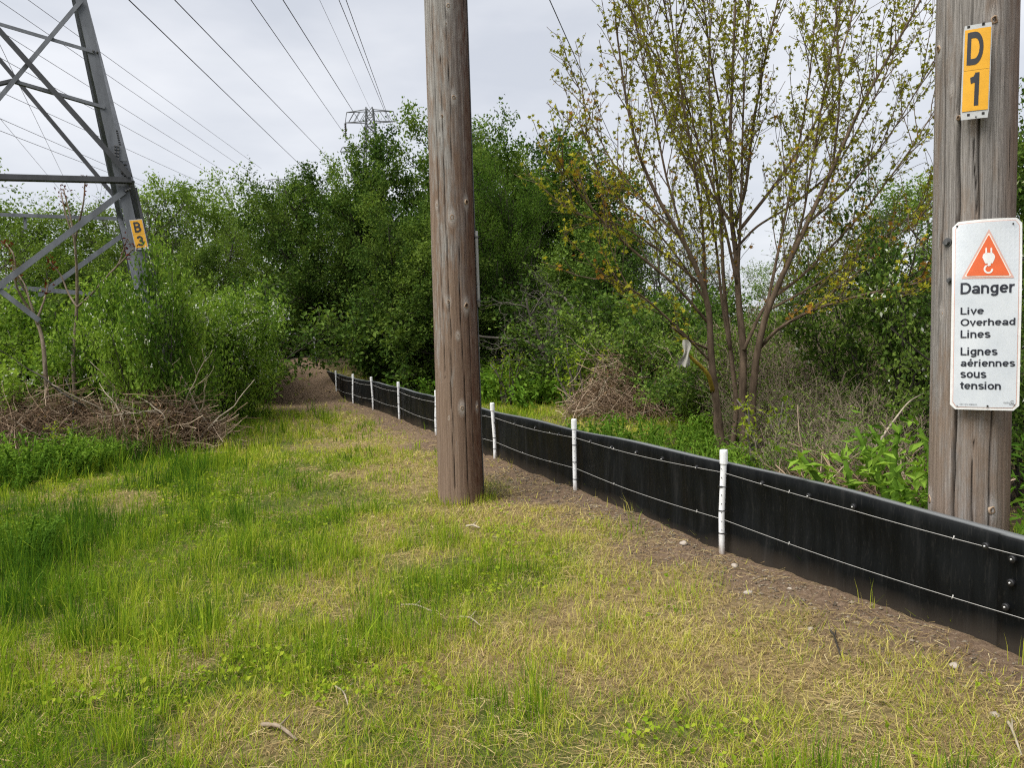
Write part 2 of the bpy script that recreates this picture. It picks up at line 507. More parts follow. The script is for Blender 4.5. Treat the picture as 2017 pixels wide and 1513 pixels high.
def ground_mat():
    m, t, b, out = newmat('ground')
    p = geo_pos(t)
    dry, soil, litter = attr(t, 'dry'), attr(t, 'soil'), attr(t, 'litter')
    n1 = noise(t, p, 9, 6, 0.65)
    n2 = noise(t, p, 42, 4, 0.7)
    n3 = noise(t, mapped(t, p, (1, 1, 1)), 130, 3, 0.7)
    cg = ramp(t, n2, [(0.3, (0.030, 0.045, 0.010)), (0.55, (0.085, 0.105, 0.022)), (0.75, (0.20, 0.19, 0.06))])
    cd_ = ramp(t, n2, [(0.28, (0.095, 0.066, 0.034)), (0.52, (0.24, 0.175, 0.085)), (0.75, (0.40, 0.32, 0.16))])
    cs = ramp(t, n2, [(0.28, (0.066, 0.043, 0.027)), (0.52, (0.168, 0.116, 0.076)), (0.75, (0.30, 0.220, 0.152))])
    cs = mixc(t, ramp(t, n1, [(0.35, (0.5, 0.5, 0.5)), (0.65, (0, 0, 0))]), cs, (0.115, 0.080, 0.056, 1))
    cs = mixc(t, ramp(t, n3, [(0.66, (0, 0, 0)), (0.72, (0.6, 0.6, 0.6))]), cs, (0.36, 0.31, 0.26, 1))
    cl = ramp(t, n2, [(0.3, (0.020, 0.015, 0.010)), (0.7, (0.075, 0.052, 0.032))])
    c = mixc(t, dry, cg, cd_)
    c = mixc(t, soil, c, cs)
    c = mixc(t, litter, c, cl)
    t.links.new(c, b.inputs['Base Color'])
    b.inputs['Roughness'].default_value = 0.95
    b.inputs['Specular IOR Level'].default_value = 0.1
    bump(t, b, mixc(t, 0.5, n2, n3), 0.9, 0.025)
    return m
M['ground'] = ground_mat()

# ------------------------------------------------------------------ the ground
FA, FDIR = np.array([1.45, 5.33]), unit(np.array([-6.17, 15.32]))         # the line of the fence
FN = np.array([-FDIR[1], FDIR[0]])                                       # towards the camera side
_kx = [1.0, 3.0, 3.449, 5.33, 7.50, 9.55, 12.06, 14.61, 16.79, 18.32, 20.65, 22.3, 60.0]
_vx = [3.36, 2.52, 2.335, 1.47, 0.62, -0.21, -1.19, -2.14, -3.03, -3.78, -4.70, -5.45, -20.6]
def fline(y):
    """the sheet's line: x at y"""
    return np.interp(y, _kx, _vx) + 0.0
def fdist(x, y):
    return (fline(y) - x) * FDIR[1]
def falong(x, y):
    return (x - FA[0]) * FDIR[0] + (y - FA[1]) * FDIR[1]
def height(x, y):
    x, y = np.asarray(x, float), np.asarray(y, float)
    z = (fbm(x * 0.45, y * 0.45, 3, 3) - 0.5) * 0.10
    d = fdist(x, y)
    z = z * sstep(0.2, 2.0, np.abs(d))
    s = falong(x, y)
    # earth thrown up against the foot of the sheet
    z = z + 0.055 * np.exp(-((d - 0.05) / 0.33) ** 2) * (0.5 + 0.9 * fbm(s * 0.9, d * 2, 11, 3)) * (d > -0.4)
    soil = sstep(1.1, 0.3, d) * sstep(-0.3, 0.0, d)
    z = z + soil * (fbm(x * 5, y * 5, 5, 4) - 0.5) * 0.07
    z = z + (fbm(x * 2.2, y * 2.2, 8, 3) - 0.5) * 0.05 * sstep(0.5, 1.5, np.abs(d))
    # mound at the far end, where the path climbs
    m = sstep(19.6, 23.6, y) * sstep(-2.4, -5.0, x) * sstep(-13, -9.0, x)
    z = z + 0.95 * m + m * (fbm(x * 2.0, y * 2.0, 21, 3) - 0.5) * 0.25
    z = z + 0.25 * sstep(16, 30, y) * sstep(-4.5, -2.0, x)
    return z
def cover(x, y):
    """dry, soil, litter: what lies on the ground"""
    d, s = fdist(x, y), falong(x, y)
    w = (fbm(x * 0.8, y * 0.8, 31, 4) - 0.5) * 2
    w2 = (fbm(x * 2.6, y * 2.6, 37, 3) - 0.5) * 2
    dd = d + w * 1.3 + w2 * 0.9
    dry = sstep(3.0, 1.0, dd) * 0.95
    dry = np.maximum(dry, sstep(0.54, 0.72, fbm(x * 1.6, y * 1.6, 41, 4)) * 0.65)
    path = sstep(16.2, 18.8, y + w * 0.7) * sstep(2.6, 1.7, d + w2 * 0.4 - 0.10 * (y - 18))
    soil = np.maximum(np.maximum(sstep(0.76 + 0.14 * sstep(6.5, 3.5, y), 0.20, d + w2 * 0.45 + w * 0.30), path), sstep(0.34, 0.2, d))
    back = d < -0.03
    gw = (fbm(x * 0.7, y * 0.7, 51, 3) - 0.5) * 2
    dry = np.where(back, 0.25 + 0.5 * gw, dry)
    soil = np.where(back, sstep(-0.45, -0.10, d) * 0.5, soil)
    litter = np.where(back, np.maximum(np.where(y > 11.5, sstep(-4.6, -6.0, d + w * 0.5), sstep(-1.6, -2.6, d + w * 0.5)) * sstep(-0.6, 1.2, x + gw), sstep(21.0, 23.5, y + w)), np.maximum(sstep(24.5, 26.0, y), sstep(-6.2, -7.0, x + w * 0.6 + 0.28 * np.maximum(0, y - 12)) * sstep(9, 10.5, y)))
    return np.clip(dry, 0, 1), np.clip(soil, 0, 1), np.clip(litter, 0, 1)

def axis_coords(a, b, step, lo, hi, g=1.22):
    c = list(np.arange(a, b + step * 0.5, step))
    s = step
    while c[-1] < hi:
        s *= g
        c.append(c[-1] + s)
    s = step
    pre = [a]
    while pre[-1] > lo:
        s *= g
        pre.append(pre[-1] - s)
    return np.array(pre[:0:-1] + c)
gx = axis_coords(-6.5, 4.0, 0.06, -900, 900)
gy = axis_coords(2.2, 12.0, 0.06, -60, 1400, 1.05)
XX, YY = np.meshgrid(gx, gy)
zz = height(XX.ravel(), YY.ravel())
far = np.hypot(XX.ravel(), YY.ravel())
zz = np.where(far > 60, zz * 0.2, zz)
nx, ny = len(gx), len(gy)
ii = (np.arange(ny - 1)[:, None] * nx + np.arange(nx - 1)[None]).ravel()
dry, soil, litter = cover(XX.ravel(), YY.ravel())
gm = mesh_arrays('ground', np.stack([XX.ravel(), YY.ravel(), zz], -1), [np.stack([ii, ii + 1, ii + nx + 1, ii + nx], -1)],
                 {'dry': dry, 'soil': soil, 'litter': litter}, smooth=True)
tag(obj('ground', gm, M['ground']), 'patchy ground with grass, straw and bare brown soil', None, None, 'structure')
def gz(x, y):
    return float(height(np.array([x]), np.array([y]))[0])

# ------------------------------------------------------------------ foliage builders
def leaves_mesh(name, pos, size, rng, shade, aspect=0.5, up=0.35, tips=None, fold=0.18):
    """one small folded four-cornered leaf at every position"""
    n = len(pos)
    size = np.full(n, size) if np.isscalar(size) else size
    a = rng.normal(size=(n, 3))
    if tips is not None:
        a = a * 0.55 + tips
    a /= np.linalg.norm(a, axis=1, keepdims=True) + 1e-9
    nrm = rng.normal(size=(n, 3))
    nrm[:, 2] += up * 3
    b = np.cross(nrm, a)
    b /= np.linalg.norm(b, axis=1, keepdims=True) + 1e-9
    nn = np.cross(a, b)
    L, Wd = size[:, None], (size * aspect)[:, None]
    v = np.stack([pos - a * L * 0.5, pos - a * L * 0.05 + b * Wd * 0.5 + nn * L * fold * 0.5, pos + a * L * 0.5 - nn * L * 0.1, pos - a * L * 0.05 - b * Wd * 0.5 + nn * L * fold * 0.5], 1).reshape(-1, 3)
    f = np.arange(n)[:, None] * 4
    tri = np.concatenate([f + np.array([[0, 1, 2]]), f + np.array([[0, 2, 3]])])
    return mesh_arrays(name, v, [tri], {'shade': np.repeat(np.clip(shade, 0, 1), 4)})
def lobed_mesh(name, pos, size, rng, shade, up=0.4):
    """young maple leaves: five pointed lobes"""
    lob = np.array([[0, 0], [0.50, -0.12], [0.30, 0.22], [0.62, 0.50], [0.22, 0.52], [0, 1.0], [-0.22, 0.52], [-0.62, 0.50], [-0.30, 0.22], [-0.50, -0.12]])
    n, k = len(pos), len(lob)
    a = rng.normal(size=(n, 3))
    a[:, 2] -= 0.15
    a /= np.linalg.norm(a, axis=1, keepdims=True)
    nr = rng.normal(size=(n, 3))
    nr[:, 2] += up * 3
    b = np.cross(nr, a)
    b /= np.linalg.norm(b, axis=1, keepdims=True)
    nn = np.cross(a, b)
    L = size[:, None, None]
    droop = -(lob[:, 0] ** 2 * 0.5 + (lob[:, 1] > 0.8) * 0.15)
    v = pos[:, None] + L * (lob[None, :, :1] * b[:, None] + lob[None, :, 1:] * a[:, None] + droop[None, :, None] * nn[:, None])
    f = np.arange(n)[:, None] * k
    tri = np.concatenate([f + np.array([[0, i, i + 1]]) for i in range(1, k - 1)])
    return mesh_arrays(name, v.reshape(-1, 3), [tri], {'shade': np.repeat(np.clip(shade, 0, 1), k)})

def grow(rng, out, p, d, length, r, lvl, prm):
    """a wandering branch; out collects (points, radii, level); children sprout along it"""
    L = prm[lvl]
    n = max(4, int(length / L['step']))
    pts, dirs = [np.array(p, float)], [unit(d)]
    for i in range(n):
        dd = dirs[-1] + rng.normal(size=3) * L['wander']
        dd[2] += L['tropism']
        dd = unit(dd)
        dirs.append(dd)
        pts.append(pts[-1] + dd * length / n)
    pts = np.array(pts)
    t = np.linspace(0, 1, n + 1)
    rad = r * (1 - t * L.get('taper', 0.75))
    out.append((pts, rad, lvl))
    if lvl + 1 < len(prm):
        C = prm[lvl + 1]
        nc = max(1, int(round(C['n'] * rng.uniform(0.75, 1.25) * (length if C.get('per_m') else 1))))
        for c in range(nc):
            u = C['from'] + (1 - C['from']) * (c + rng.uniform(0, 1)) / nc
            k = min(n, int(u * n))
            f = u * n - k
            q = pts[k] * (1 - f) + pts[min(k + 1, n)] * f
            ax = dirs[k]
            az = rng.uniform(0, 2 * math.pi)
            e1 = unit(np.cross(ax, [0.3, 0.5, 0.8]))
            e2 = np.cross(ax, e1)
            ang = math.radians(rng.uniform(*C['angle']))
            dc = ax * math.cos(ang) + (e1 * math.cos(az) + e2 * math.sin(az)) * math.sin(ang)
            dc = dc + np.array([0, 0, C.get('lift', 0.0)])
            lc = rng.uniform(*C['len']) * (1 - C.get('shorten', 0.4) * u)
            grow(rng, out, q, dc, lc, max(0.003, min(rad[k] * 0.65, C['r'])), lvl + 1, prm)
def skeleton_mesh(name, segs, maxlvl, sides=(9, 6, 4, 3)):
    mb = MB()
    for pts, rad, lvl in segs:
        if lvl <= maxlvl:
            mb.tube(pts, np.maximum(rad, 0.003), sides[min(lvl, len(sides) - 1)], cap=(lvl < 2))
    return mb.mesh(name, smooth=True)
def anchors(segs, lvls, spacing, rng, t0=0.15):
    ps = []
    for pts, rad, lvl in segs:
        if lvl in lvls:
            seg = np.linalg.norm(np.diff(pts, axis=0), axis=1).sum()
            k = max(2, int(seg / spacing))
            u = np.linspace(t0, 1, k) * (len(pts) - 1)
            i = np.minimum(u.astype(int), len(pts) - 2)
            f = (u - i)[:, None]
            ps.append(pts[i] * (1 - f) + pts[i + 1] * f)
    return np.concatenate(ps)

PROTO = {}
def make_tree(key, seed, prm, stems, leaf, leafmat, barkmat, n_leaf, spread, aspect, aspect_shade=0.25, maxlvl=2, lvls=(2, 3), spacing=0.12, flowers=0, up=0.35):
    rng = np.random.default_rng(seed)
    segs = []
    for (off, d, ln, r) in stems:
        grow(rng, segs, np.array(off, float), d, ln, r, 0, prm)
    an = anchors(segs, lvls, spacing, rng)
    idx = rng.integers(0, len(an), n_leaf)
    pos = an[idx] + rng.normal(size=(n_leaf, 3)) * spread
    pos[:, 2] = np.maximum(pos[:, 2], 0.06)
    clump = fbm(pos[:, 0] * 1.1 + pos[:, 2] * 0.7, pos[:, 1] * 1.1 - pos[:, 2] * 0.9, seed, 3)
    shade = np.clip(0.5 + (clump - 0.5) * 1.5 + rng.normal(size=n_leaf) * aspect_shade, 0, 1)
    size = leaf * rng.uniform(0.65, 1.3, n_leaf)
    H = float(np.percentile(pos[:, 2], 99.5))
    tm = skeleton_mesh(key + '_trunk', segs, maxlvl)
    cm = leaves_mesh(key + '_crown', pos, size, rng, shade, aspect, up)
    fm = None
    if flowers:
        outer = np.argsort(-(np.hypot(an[:, 0], an[:, 1]) + 0.8 * an[:, 2] + rng.normal(size=len(an)) * 0.35))[:max(flowers // 3, len(an) // 3)]
        fi = outer[rng.integers(0, len(outer), flowers // 3)]
        fp = np.repeat(an[fi], 3, 0) + rng.normal(size=(len(fi) * 3, 3)) * 0.03
        fp = fp + unit(np.array([0, 0, 1])) * 0.02
        fm = leaves_mesh(key + '_blossom', fp, 0.046 * rng.uniform(0.7, 1.3, len(fp)), rng, rng.uniform(0, 1, len(fp)), 0.7)
    for me, mt in ((tm, barkmat), (cm, leafmat), (fm, 'flower')):
        if me is not None:
            me.materials.append(M[mt])
    PROTO[key] = (tm, cm, fm, H)
def put(key, name, px, Y, top, label, cat='tree', group=None, rot=0.0, wide=1.0, crown='crown', trunk='trunk', H=None, sink=0.0):
    """stand a copy of a grown plant on the ground where the photo shows it, as tall as its top pixel asks"""
    tm, cm, fm, h0 = PROTO[key]
    b = P(px, 660 - (px - 1008.5) * 0.0253, Y)
    zb = gz(b[0], Y) - sink
    h = (P(px, top, Y)[2] - zb) if H is None else H
    s = h / h0
    e = empty(name, (b[0], Y, zb))
    e.rotation_euler = (0, 0, rot)
    e.scale = (s * wide, s * wide, s)
    to = obj(trunk, tm, None, e)
    if trunk in ('stalks', 'twigs', 'stems'):
        to['kind'] = 'stuff'
    obj(crown, cm, None, e)
    if fm is not None:
        obj('blossom', fm, None, e)
    tag(e, label, cat, group)
    return e

# tree kinds -------------------------------------------------------
def lv(step, wander, tropism, **k):
    return dict(step=step, wander=wander, tropism=tropism, **k)
tall = [lv(0.5, 0.10, 0.06, taper=0.85),
        {**lv(0.35, 0.14, 0.05, taper=0.8), 'n': 15, 'from': 0.16, 'angle': (30, 70), 'len': (2.0, 3.6), 'r': 0.05, 'shorten': 0.55},
        {**lv(0.25, 0.18, 0.04), 'n': 7, 'from': 0.2, 'angle': (25, 65), 'len': (0.7, 1.5), 'r': 0.018, 'shorten': 0.35},
        {**lv(0.15, 0.2, 0.02), 'n': 5, 'from': 0.2, 'angle': (25, 70), 'len': (0.25, 0.6), 'r': 0.006}]
make_tree('tall_a', 11, tall, [((0, 0, 0), (0.05, 0, 1), 7.6, 0.12), ((0.3, 0.15, 0), (0.35, 0.1, 1), 6.3, 0.09), ((-0.3, 0, 0), (-0.4, 0.1, 1), 6.0, 0.08), ((0, 0.3, 0), (0.0, -0.35, 1), 5.6, 0.07)], 0.115, 'leaf_dark', 'bark_dark', 30000, 0.11, 0.6)
make_tree('tall_b', 23, tall, [((0, 0, 0), (-0.08, 0.05, 1), 8.0, 0.12), ((0.2, -0.1, 0), (0.28, -0.25, 1), 6.4, 0.08), ((-0.25, 0.2, 0), (-0.3, 0.25, 1), 6.8, 0.09)], 0.115, 'leaf_dark', 'bark_dark', 27000, 0.11, 0.6)
make_tree('tall_c', 37, tall, [((0, 0, 0), (0.1, 0.05, 1), 7.4, 0.12), ((0.25, 0.1, 0), (0.4, 0.2, 1), 6.2, 0.09), ((-0.25, 0.1, 0), (-0.25, -0.3, 1), 6.6, 0.09)], 0.110, 'leaf_mid', 'bark_dark', 28000, 0.11, 0.58)
fine = [lv(0.5, 0.06, 0.10, taper=0.85),
        {**lv(0.35, 0.08, 0.12, taper=0.8), 'n': 18, 'from': 0.1, 'angle': (18, 45), 'len': (2.0, 3.4), 'r': 0.04, 'shorten': 0.5},
        {**lv(0.25, 0.10, 0.12), 'n': 9, 'from': 0.15, 'angle': (15, 40), 'len': (0.7, 1.3), 'r': 0.012, 'shorten': 0.3}]
make_tree('fine', 41, fine, [((0, 0, 0), (0.0, 0, 1), 6.8, 0.1), ((0.4, 0.15, 0), (0.35, 0.0, 1), 6.0, 0.08), ((-0.4, 0, 0), (-0.35, 0, 1), 6.0, 0.08), ((0, 0.3, 0), (0.1, -0.3, 1), 5.6, 0.07)], 0.075, 'leaf_fine', 'bark_dark', 42000, 0.08, 0.42, lvls=(2,), spacing=0.08)
loose = [lv(0.45, 0.12, 0.06, taper=0.85),
         {**lv(0.3, 0.16, 0.06, taper=0.8), 'n': 11, 'from': 0.25, 'angle': (28, 65), 'len': (1.5, 2.8), 'r': 0.04, 'shorten': 0.5},
         {**lv(0.22, 0.2, 0.04), 'n': 7, 'from': 0.2, 'angle': (25, 65), 'len': (0.6, 1.3), 'r': 0.014, 'shorten': 0.3},
         {**lv(0.15, 0.2, 0.02), 'n': 4, 'from': 0.2, 'angle': (25, 70), 'len': (0.2, 0.5), 'r': 0.005}]
make_tree('loose_a', 53, loose, [((0, 0, 0), (0.08, 0, 1), 6.6, 0.09), ((0.2, 0.1, 0), (0.4, 0.1, 1), 5.4, 0.06), ((-0.2, 0.1, 0), (-0.35, 0.1, 1), 5.6, 0.06)], 0.105, 'leaf_pale', 'bark_grey', 11000, 0.10, 0.55)
make_tree('loose_b', 67, loose, [((0, 0, 0), (-0.12, 0, 1), 6.2, 0.08), ((0.2, 0.1, 0), (0.3, -0.2, 1), 5.8, 0.07), ((-0.2, -0.1, 0), (-0.5, 0.1, 1), 5.0, 0.05)], 0.105, 'leaf_pale', 'bark_grey', 8000, 0.10, 0.55)
twiggy = [lv(0.4, 0.14, 0.08, taper=0.85),
          {**lv(0.28, 0.18, 0.08, taper=0.8), 'n': 12, 'from': 0.15, 'angle': (25, 60), 'len': (1.2, 2.4), 'r': 0.03, 'shorten': 0.5},
          {**lv(0.2, 0.22, 0.04), 'n': 8, 'from': 0.15, 'angle': (25, 65), 'len': (0.5, 1.2), 'r': 0.011, 'shorten': 0.3},
          {**lv(0.14, 0.22, 0.02), 'n': 3, 'from': 0.2, 'angle': (25, 70), 'len': (0.2, 0.5), 'r': 0.006}]
make_tree('twiggy', 71, twiggy, [((0, 0, 0), (0.1, 0, 1), 4.6, 0.06), ((0.2, 0.1, 0), (0.45, 0.1, 1), 4.0, 0.05), ((-0.2, 0.1, 0), (-0.45, 0.1, 1), 4.0, 0.05), ((0, -0.1, 0), (0, -0.4, 1), 3.6, 0.04)], 0.075, 'leaf_mid', 'bark_grey', 3600, 0.08, 0.6, maxlvl=3)
bushy = [lv(0.25, 0.16, 0.03, taper=0.8),
         {**lv(0.2, 0.2, 0.05), 'n': 9, 'from': 0.1, 'angle': (25, 70), 'len': (0.6, 1.3), 'r': 0.014, 'shorten': 0.4},
         {**lv(0.12, 0.22, 0.05), 'n': 6, 'from': 0.15, 'angle': (25, 70), 'len': (0.25, 0.55), 'r': 0.006}]
def bush_stems(seed, n, ln, spread, base=0.3):
    r = np.random.default_rng(seed)
    out = []
    for i in range(n):
        a = 2 * math.pi * (i + r.uniform(-0.3, 0.3)) / n
        t = r.uniform(0.15, spread)
        out.append(((math.cos(a) * base * r.uniform(0.2, 1), math.sin(a) * base * r.uniform(0.2, 1), 0), (math.cos(a) * t, math.sin(a) * t, 1), ln * r.uniform(0.7, 1.1), 0.025))
    return out
make_tree('shrub_dark', 83, bushy, bush_stems(1, 11, 2.1, 0.9), 0.095, 'leaf_dark', 'bark_dark', 11000, 0.09, 0.6, lvls=(1, 2), spacing=0.08)
make_tree('shrub_mid', 89, bushy, bush_stems(2, 11, 2.1, 0.9), 0.085, 'leaf_mid', 'bark_grey', 11000, 0.08, 0.6, lvls=(1, 2), spacing=0.08)
make_tree('blossom_a', 97, bushy, bush_stems(3, 14, 2.2, 0.85, 0.45), 0.082, 'leaf_bush', 'bark_grey', 20000, 0.095, 0.6, lvls=(1, 2), spacing=0.07, flowers=2000)
make_tree('blossom_b', 101, bushy, bush_stems(4, 13, 2.2, 0.95, 0.45), 0.082, 'leaf_bush', 'bark_grey', 19000, 0.095, 0.6, lvls=(1, 2), spacing=0.07, flowers=600)
make_tree('blossom_c', 103, bushy, bush_stems(5, 10, 2.3, 0.7, 0.3), 0.06, 'leaf_mid', 'bark_dark', 15000, 0.06, 0.6, lvls=(1, 2), spacing=0.07, flowers=240)
sprig = [lv(0.1, 0.12, 0.05, taper=0.7), {**lv(0.08, 0.15, 0.05), 'n': 5, 'from': 0.25, 'angle': (30, 65), 'len': (0.15, 0.3), 'r': 0.004}]
make_tree('sprig', 107, sprig, bush_stems(6, 7, 1.0, 0.45, 0.12), 0.06, 'leaf_yellow', 'bark_grey', 520, 0.035, 0.55, lvls=(0, 1), spacing=0.05, maxlvl=1)
weedy = [lv(0.1, 0.10, 0.03, taper=0.7)]
make_tree('weed', 109, weedy, bush_stems(7, 30, 0.62, 0.5, 0.55), 0.058, 'leaf_weed', 'leaf_weed', 2300, 0.045, 0.36, lvls=(0,), spacing=0.05, maxlvl=0, up=0.5)
make_tree('weed_low', 113, weedy, bush_stems(8, 40, 0.42, 0.6, 0.85), 0.056, 'leaf_weed', 'leaf_weed', 3000, 0.05, 0.36, lvls=(0,), spacing=0.05, maxlvl=0, up=0.5)
thick = [lv(0.2, 0.10, 0.05, taper=0.8),
         {**lv(0.14, 0.16, 0.06), 'n': 8, 'from': 0.15, 'angle': (15, 50), 'len': (0.35, 0.9), 'r': 0.006, 'shorten': 0.4},
         {**lv(0.12, 0.2, 0.04), 'n': 2, 'from': 0.2, 'angle': (20, 55), 'len': (0.15, 0.4), 'r': 0.003}]
make_tree('thicket', 127, thick, [((x, y, 0), (dx, dy, 1), l, 0.009) for x, y, dx, dy, l in np.column_stack([np.random.default_rng(5).uniform(-0.7, 0.7, (34, 2)), np.random.default_rng(6).uniform(-0.22, 0.22, (34, 2)), np.random.default_rng(7).uniform(1.1, 2.1, 34)])], 0.055, 'leaf_mid', 'bark_tan', 1800, 0.06, 0.55, maxlvl=2, lvls=(1, 2))

# ------------------------------------------------------------------ the wooden poles
def make_pole(name, base, top, r0, r1, mat, knots, cracks, label, seed, nv=420, na=140):
    """a tapered trunk with checks and knots cut into its surface; knots and cracks are (angle, height, ...) seen from the camera"""
    base, top = np.asarray(base), np.asarray(top)
    ax = top - base
    Lg = np.linalg.norm(ax)
    e = empty(name, base)
    face = math.atan2(-base[1], -base[0])                     # direction from the pole to the camera
    a = np.linspace(0, 2 * math.pi, na + 1)                   # 0 = facing the camera, positive to the camera's right
    # finer towards the camera side
    z = np.linspace(-0.25, Lg, nv)
    A, Z = np.meshgrid(a, z)
    rr = r0 + (r1 - r0) * np.clip(Z / Lg, 0, 1)
    ang = np.where(A > math.pi, A - 2 * math.pi, A)
    u = ang * r0
    rad = rr * (1 + 0.018 * np.sin(A * 2 + seed) + 0.01 * np.sin(A * 3 + Z * 0.4))
    nse = fbm(np.cos(A) * 9 + 40, np.sin(A) * 9 + Z * 0.22 + 40, seed, 4)
    rad = rad + (nse - 0.5) * 0.010
    knot = np.zeros_like(u)
    crack = np.zeros_like(u)
    wu = u.copy()
    for (ka, kz, ks) in knots:
        du, dz = u - ka * r0, Z - kz
        q = np.exp(-((du / (ks * 1.1)) ** 2 + (dz / (ks * 2.2)) ** 2))
        rad = rad + q * ks * 0.16
        knot = np.maximum(knot, q)
        wu = wu - np.sign(du) * 0.8 * ks * np.exp(-((dz / (ks * 2.4)) ** 2)) * np.exp(-np.abs(du) / (ks * 1.3))
    for (ca, z0, z1, wid, dep) in cracks:
        path = ca * r0 + (fbm(Z * 1.2, Z * 0 + ca * 9, seed + 7, 4) - 0.5) * 0.06
        w_ = wid * np.clip(np.minimum((Z - z0) / 0.25, (z1 - Z) / 0.25), 0, 1)
        q = np.where(w_ > 1e-5, np.exp(-((u - path) / (w_ + 1e-6)) ** 2), 0)
        rad = rad - q * dep
        crack = np.maximum(crack, q)
    rad = rad + 0.02 * np.exp(-np.clip(Z, 0, None) / 0.15) * 0.5
    th = face + A                                             # camera looks along -face: its right is +angle
    c = base[None, None] * 0 + ax[None, None] / Lg * Z[..., None]
    v = np.stack([c[..., 0] + np.cos(th) * rad, c[..., 1] + np.sin(th) * rad, c[..., 2]], -1).reshape(-1, 3)
    n1 = na + 1
    ii = (np.arange(nv - 1)[:, None] * n1 + np.arange(na)[None]).ravel()
    q = np.stack([ii, ii + 1, ii + n1 + 1, ii + n1], -1)
    me = mesh_arrays('shaft', v, [q], {'knot': knot.ravel(), 'crack': np.clip(crack.ravel(), 0, 1)}, uv=np.stack([wu.ravel(), Z.ravel()], -1), smooth=True)
    obj('shaft', me, mat, e)
    mk = MB()
    cm = MB()
    ck = [0.0, 0.6]
    for (ka, kz, ks) in knots:                               # the dark end-grain core of each knot
        m = MB()
        t = face + ka
        rr_ = r0 + (r1 - r0) * kz / Lg
        nrm = np.array([math.cos(t), math.sin(t), 0])
        sd = np.array([-math.sin(t), math.cos(t), 0])
        cc = ax / Lg * kz + nrm * (rr_ + ks * 0.13)
        rings = [(0.62, -0.35), (0.55, 0.10), (0.38, 0.16), (0.30, 0.02), (0.12, 0.04)]
        sg = 12
        rn = np.random.default_rng(int(ks * 1e4) + seed)
        wob = rn.uniform(0.8, 1.2, sg)
        vs = []
        for (rf, hf) in rings:
            for k in range(sg):
                b = 2 * math.pi * k / sg
                vs.append(cc + ks * rf * wob[k] * (math.cos(b) * sd + math.sin(b) * 1.25 * np.array([0, 0, 1])) + nrm * hf * ks)
        f = [[i * sg + k, i * sg + (k + 1) % sg, (i + 1) * sg + (k + 1) % sg, (i + 1) * sg + k] for i in range(len(rings) - 1) for k in range(sg)]
        shd = np.repeat([0.9, 0.8, 0.45, 0.05, 0.0], sg)
        vs.append(cc + nrm * ks * 0.02)
        last = (len(rings) - 1) * sg
        m.add(vs, [[last + k, last + (k + 1) % sg, len(rings) * sg] for k in range(sg)], f, np.append(shd, 0.0))
        obj('knot', m.mesh('knot', smooth=True), M['stick'], e)
    tag(e, label, 'utility pole', 'weathered wooden poles')
    return e, face
M['wood_mid'] = wood_mat('wood_middle_pole', (0.150, 0.136, 0.122), (0.450, 0.425, 0.390), (0.225, 0.138, 0.084), (0.105, 0.042, 0.022), (-0.04, 0.19), (0.2, 4.8), 0.34)
M['wood_right'] = wood_mat('wood_signed_pole', (0.150, 0.134, 0.120), (0.390, 0.362, 0.335), (0.265, 0.192, 0.140), (0.20, 0.125, 0.085), (0.10, 0.24), (0.3, 3.4), 0.20)
mb_ = G(909, 985)
mt_ = P(877, 0, mb_[1])
mt9 = mb_ + (mt_ - mb_) * (9.5 / mt_[2])
def knot_at(base, top, r0, px, py, ks):
    """angle and height on the pole of a knot seen at a pixel"""
    Y = base[1] - r0 * 0.8
    p = P(px, py, Y)
    t = (p[2] - base[2]) / (top[2] - base[2])
    cx = base[0] + (top[0] - base[0]) * t
    view = unit([base[0], base[1]])
    rt = np.array([view[1], -view[0]])
    off = (p[:2] - np.array([cx, base[1]])) @ rt
    return (math.asin(max(-0.97, min(0.97, off / r0))), p[2] - base[2], ks)
kn = [knot_at(mb_, mt9, 0.215, *k) for k in [(883, 13, 0.030), (878, 48, 0.016), (894, 193, 0.034), (870, 230, 0.022), (866, 266, 0.011), (920, 397, 0.033), (860, 403, 0.020), (890, 429, 0.038), (883, 594, 0.026), (919, 602, 0.040), (902, 661, 0.021), (910, 803, 0.034), (941, 803, 0.024), (884, 823, 0.010)]]
mid_pole, face_mid = make_pole('utility_pole', mb_, mt9, 0.216, 0.180, M['wood_mid'], kn, [(-0.25, 0.0, 4.2, 0.004, 0.010), (0.28, -0.2, 2.6, 0.004, 0.012), (-0.62, 1.2, 6, 0.004, 0.010), (0.62, 0, 3.2, 0.003, 0.008), (0.05, 3.0, 7, 0.003, 0.008)],
                               'thick weathered wooden pole standing in the grass, no signs on it', 3)
# strip of grey wire moulding up its right flank
def on_pole(base, top, r0, r1, ang, z, lift, face):
    L = top - base
    t = z / L[2]
    r = r0 + (r1 - r0) * t + lift
    return L * t + np.array([math.cos(face + ang) * r, math.sin(face + ang) * r, 0])
m = MB()
za, zb = P(934, 605, mb_[1])[2], P(931, 455, mb_[1])[2]
m.tube([on_pole(mb_, mt9, 0.216, 0.18, 1.50, z, 0.018, face_mid) for z in np.linspace(za, zb, 8)], 0.017, 8)
obj('wire_moulding', m.mesh('wire_moulding', True), M['conduit'], mid_pole)
for s in (0.08, 0.92):
    m = MB()
    z = za + (zb - za) * s
    m.tube([on_pole(mb_, mt9, 0.216, 0.18, 1.50, z + q, 0.019, face_mid) for q in (-0.008, 0.008)], 0.022, 10)
    obj('strap', m.mesh('strap'), M['bolt'], mid_pole)
m = MB()
m.tube([on_pole(mb_, mt9, 0.216, 0.18, 1.52, z, 0.004, face_mid) for z in np.linspace(0, 9.3, 40)], 0.007, 5)
obj('ground_wire', m.mesh('ground_wire', True), M['bolt'], mid_pole)

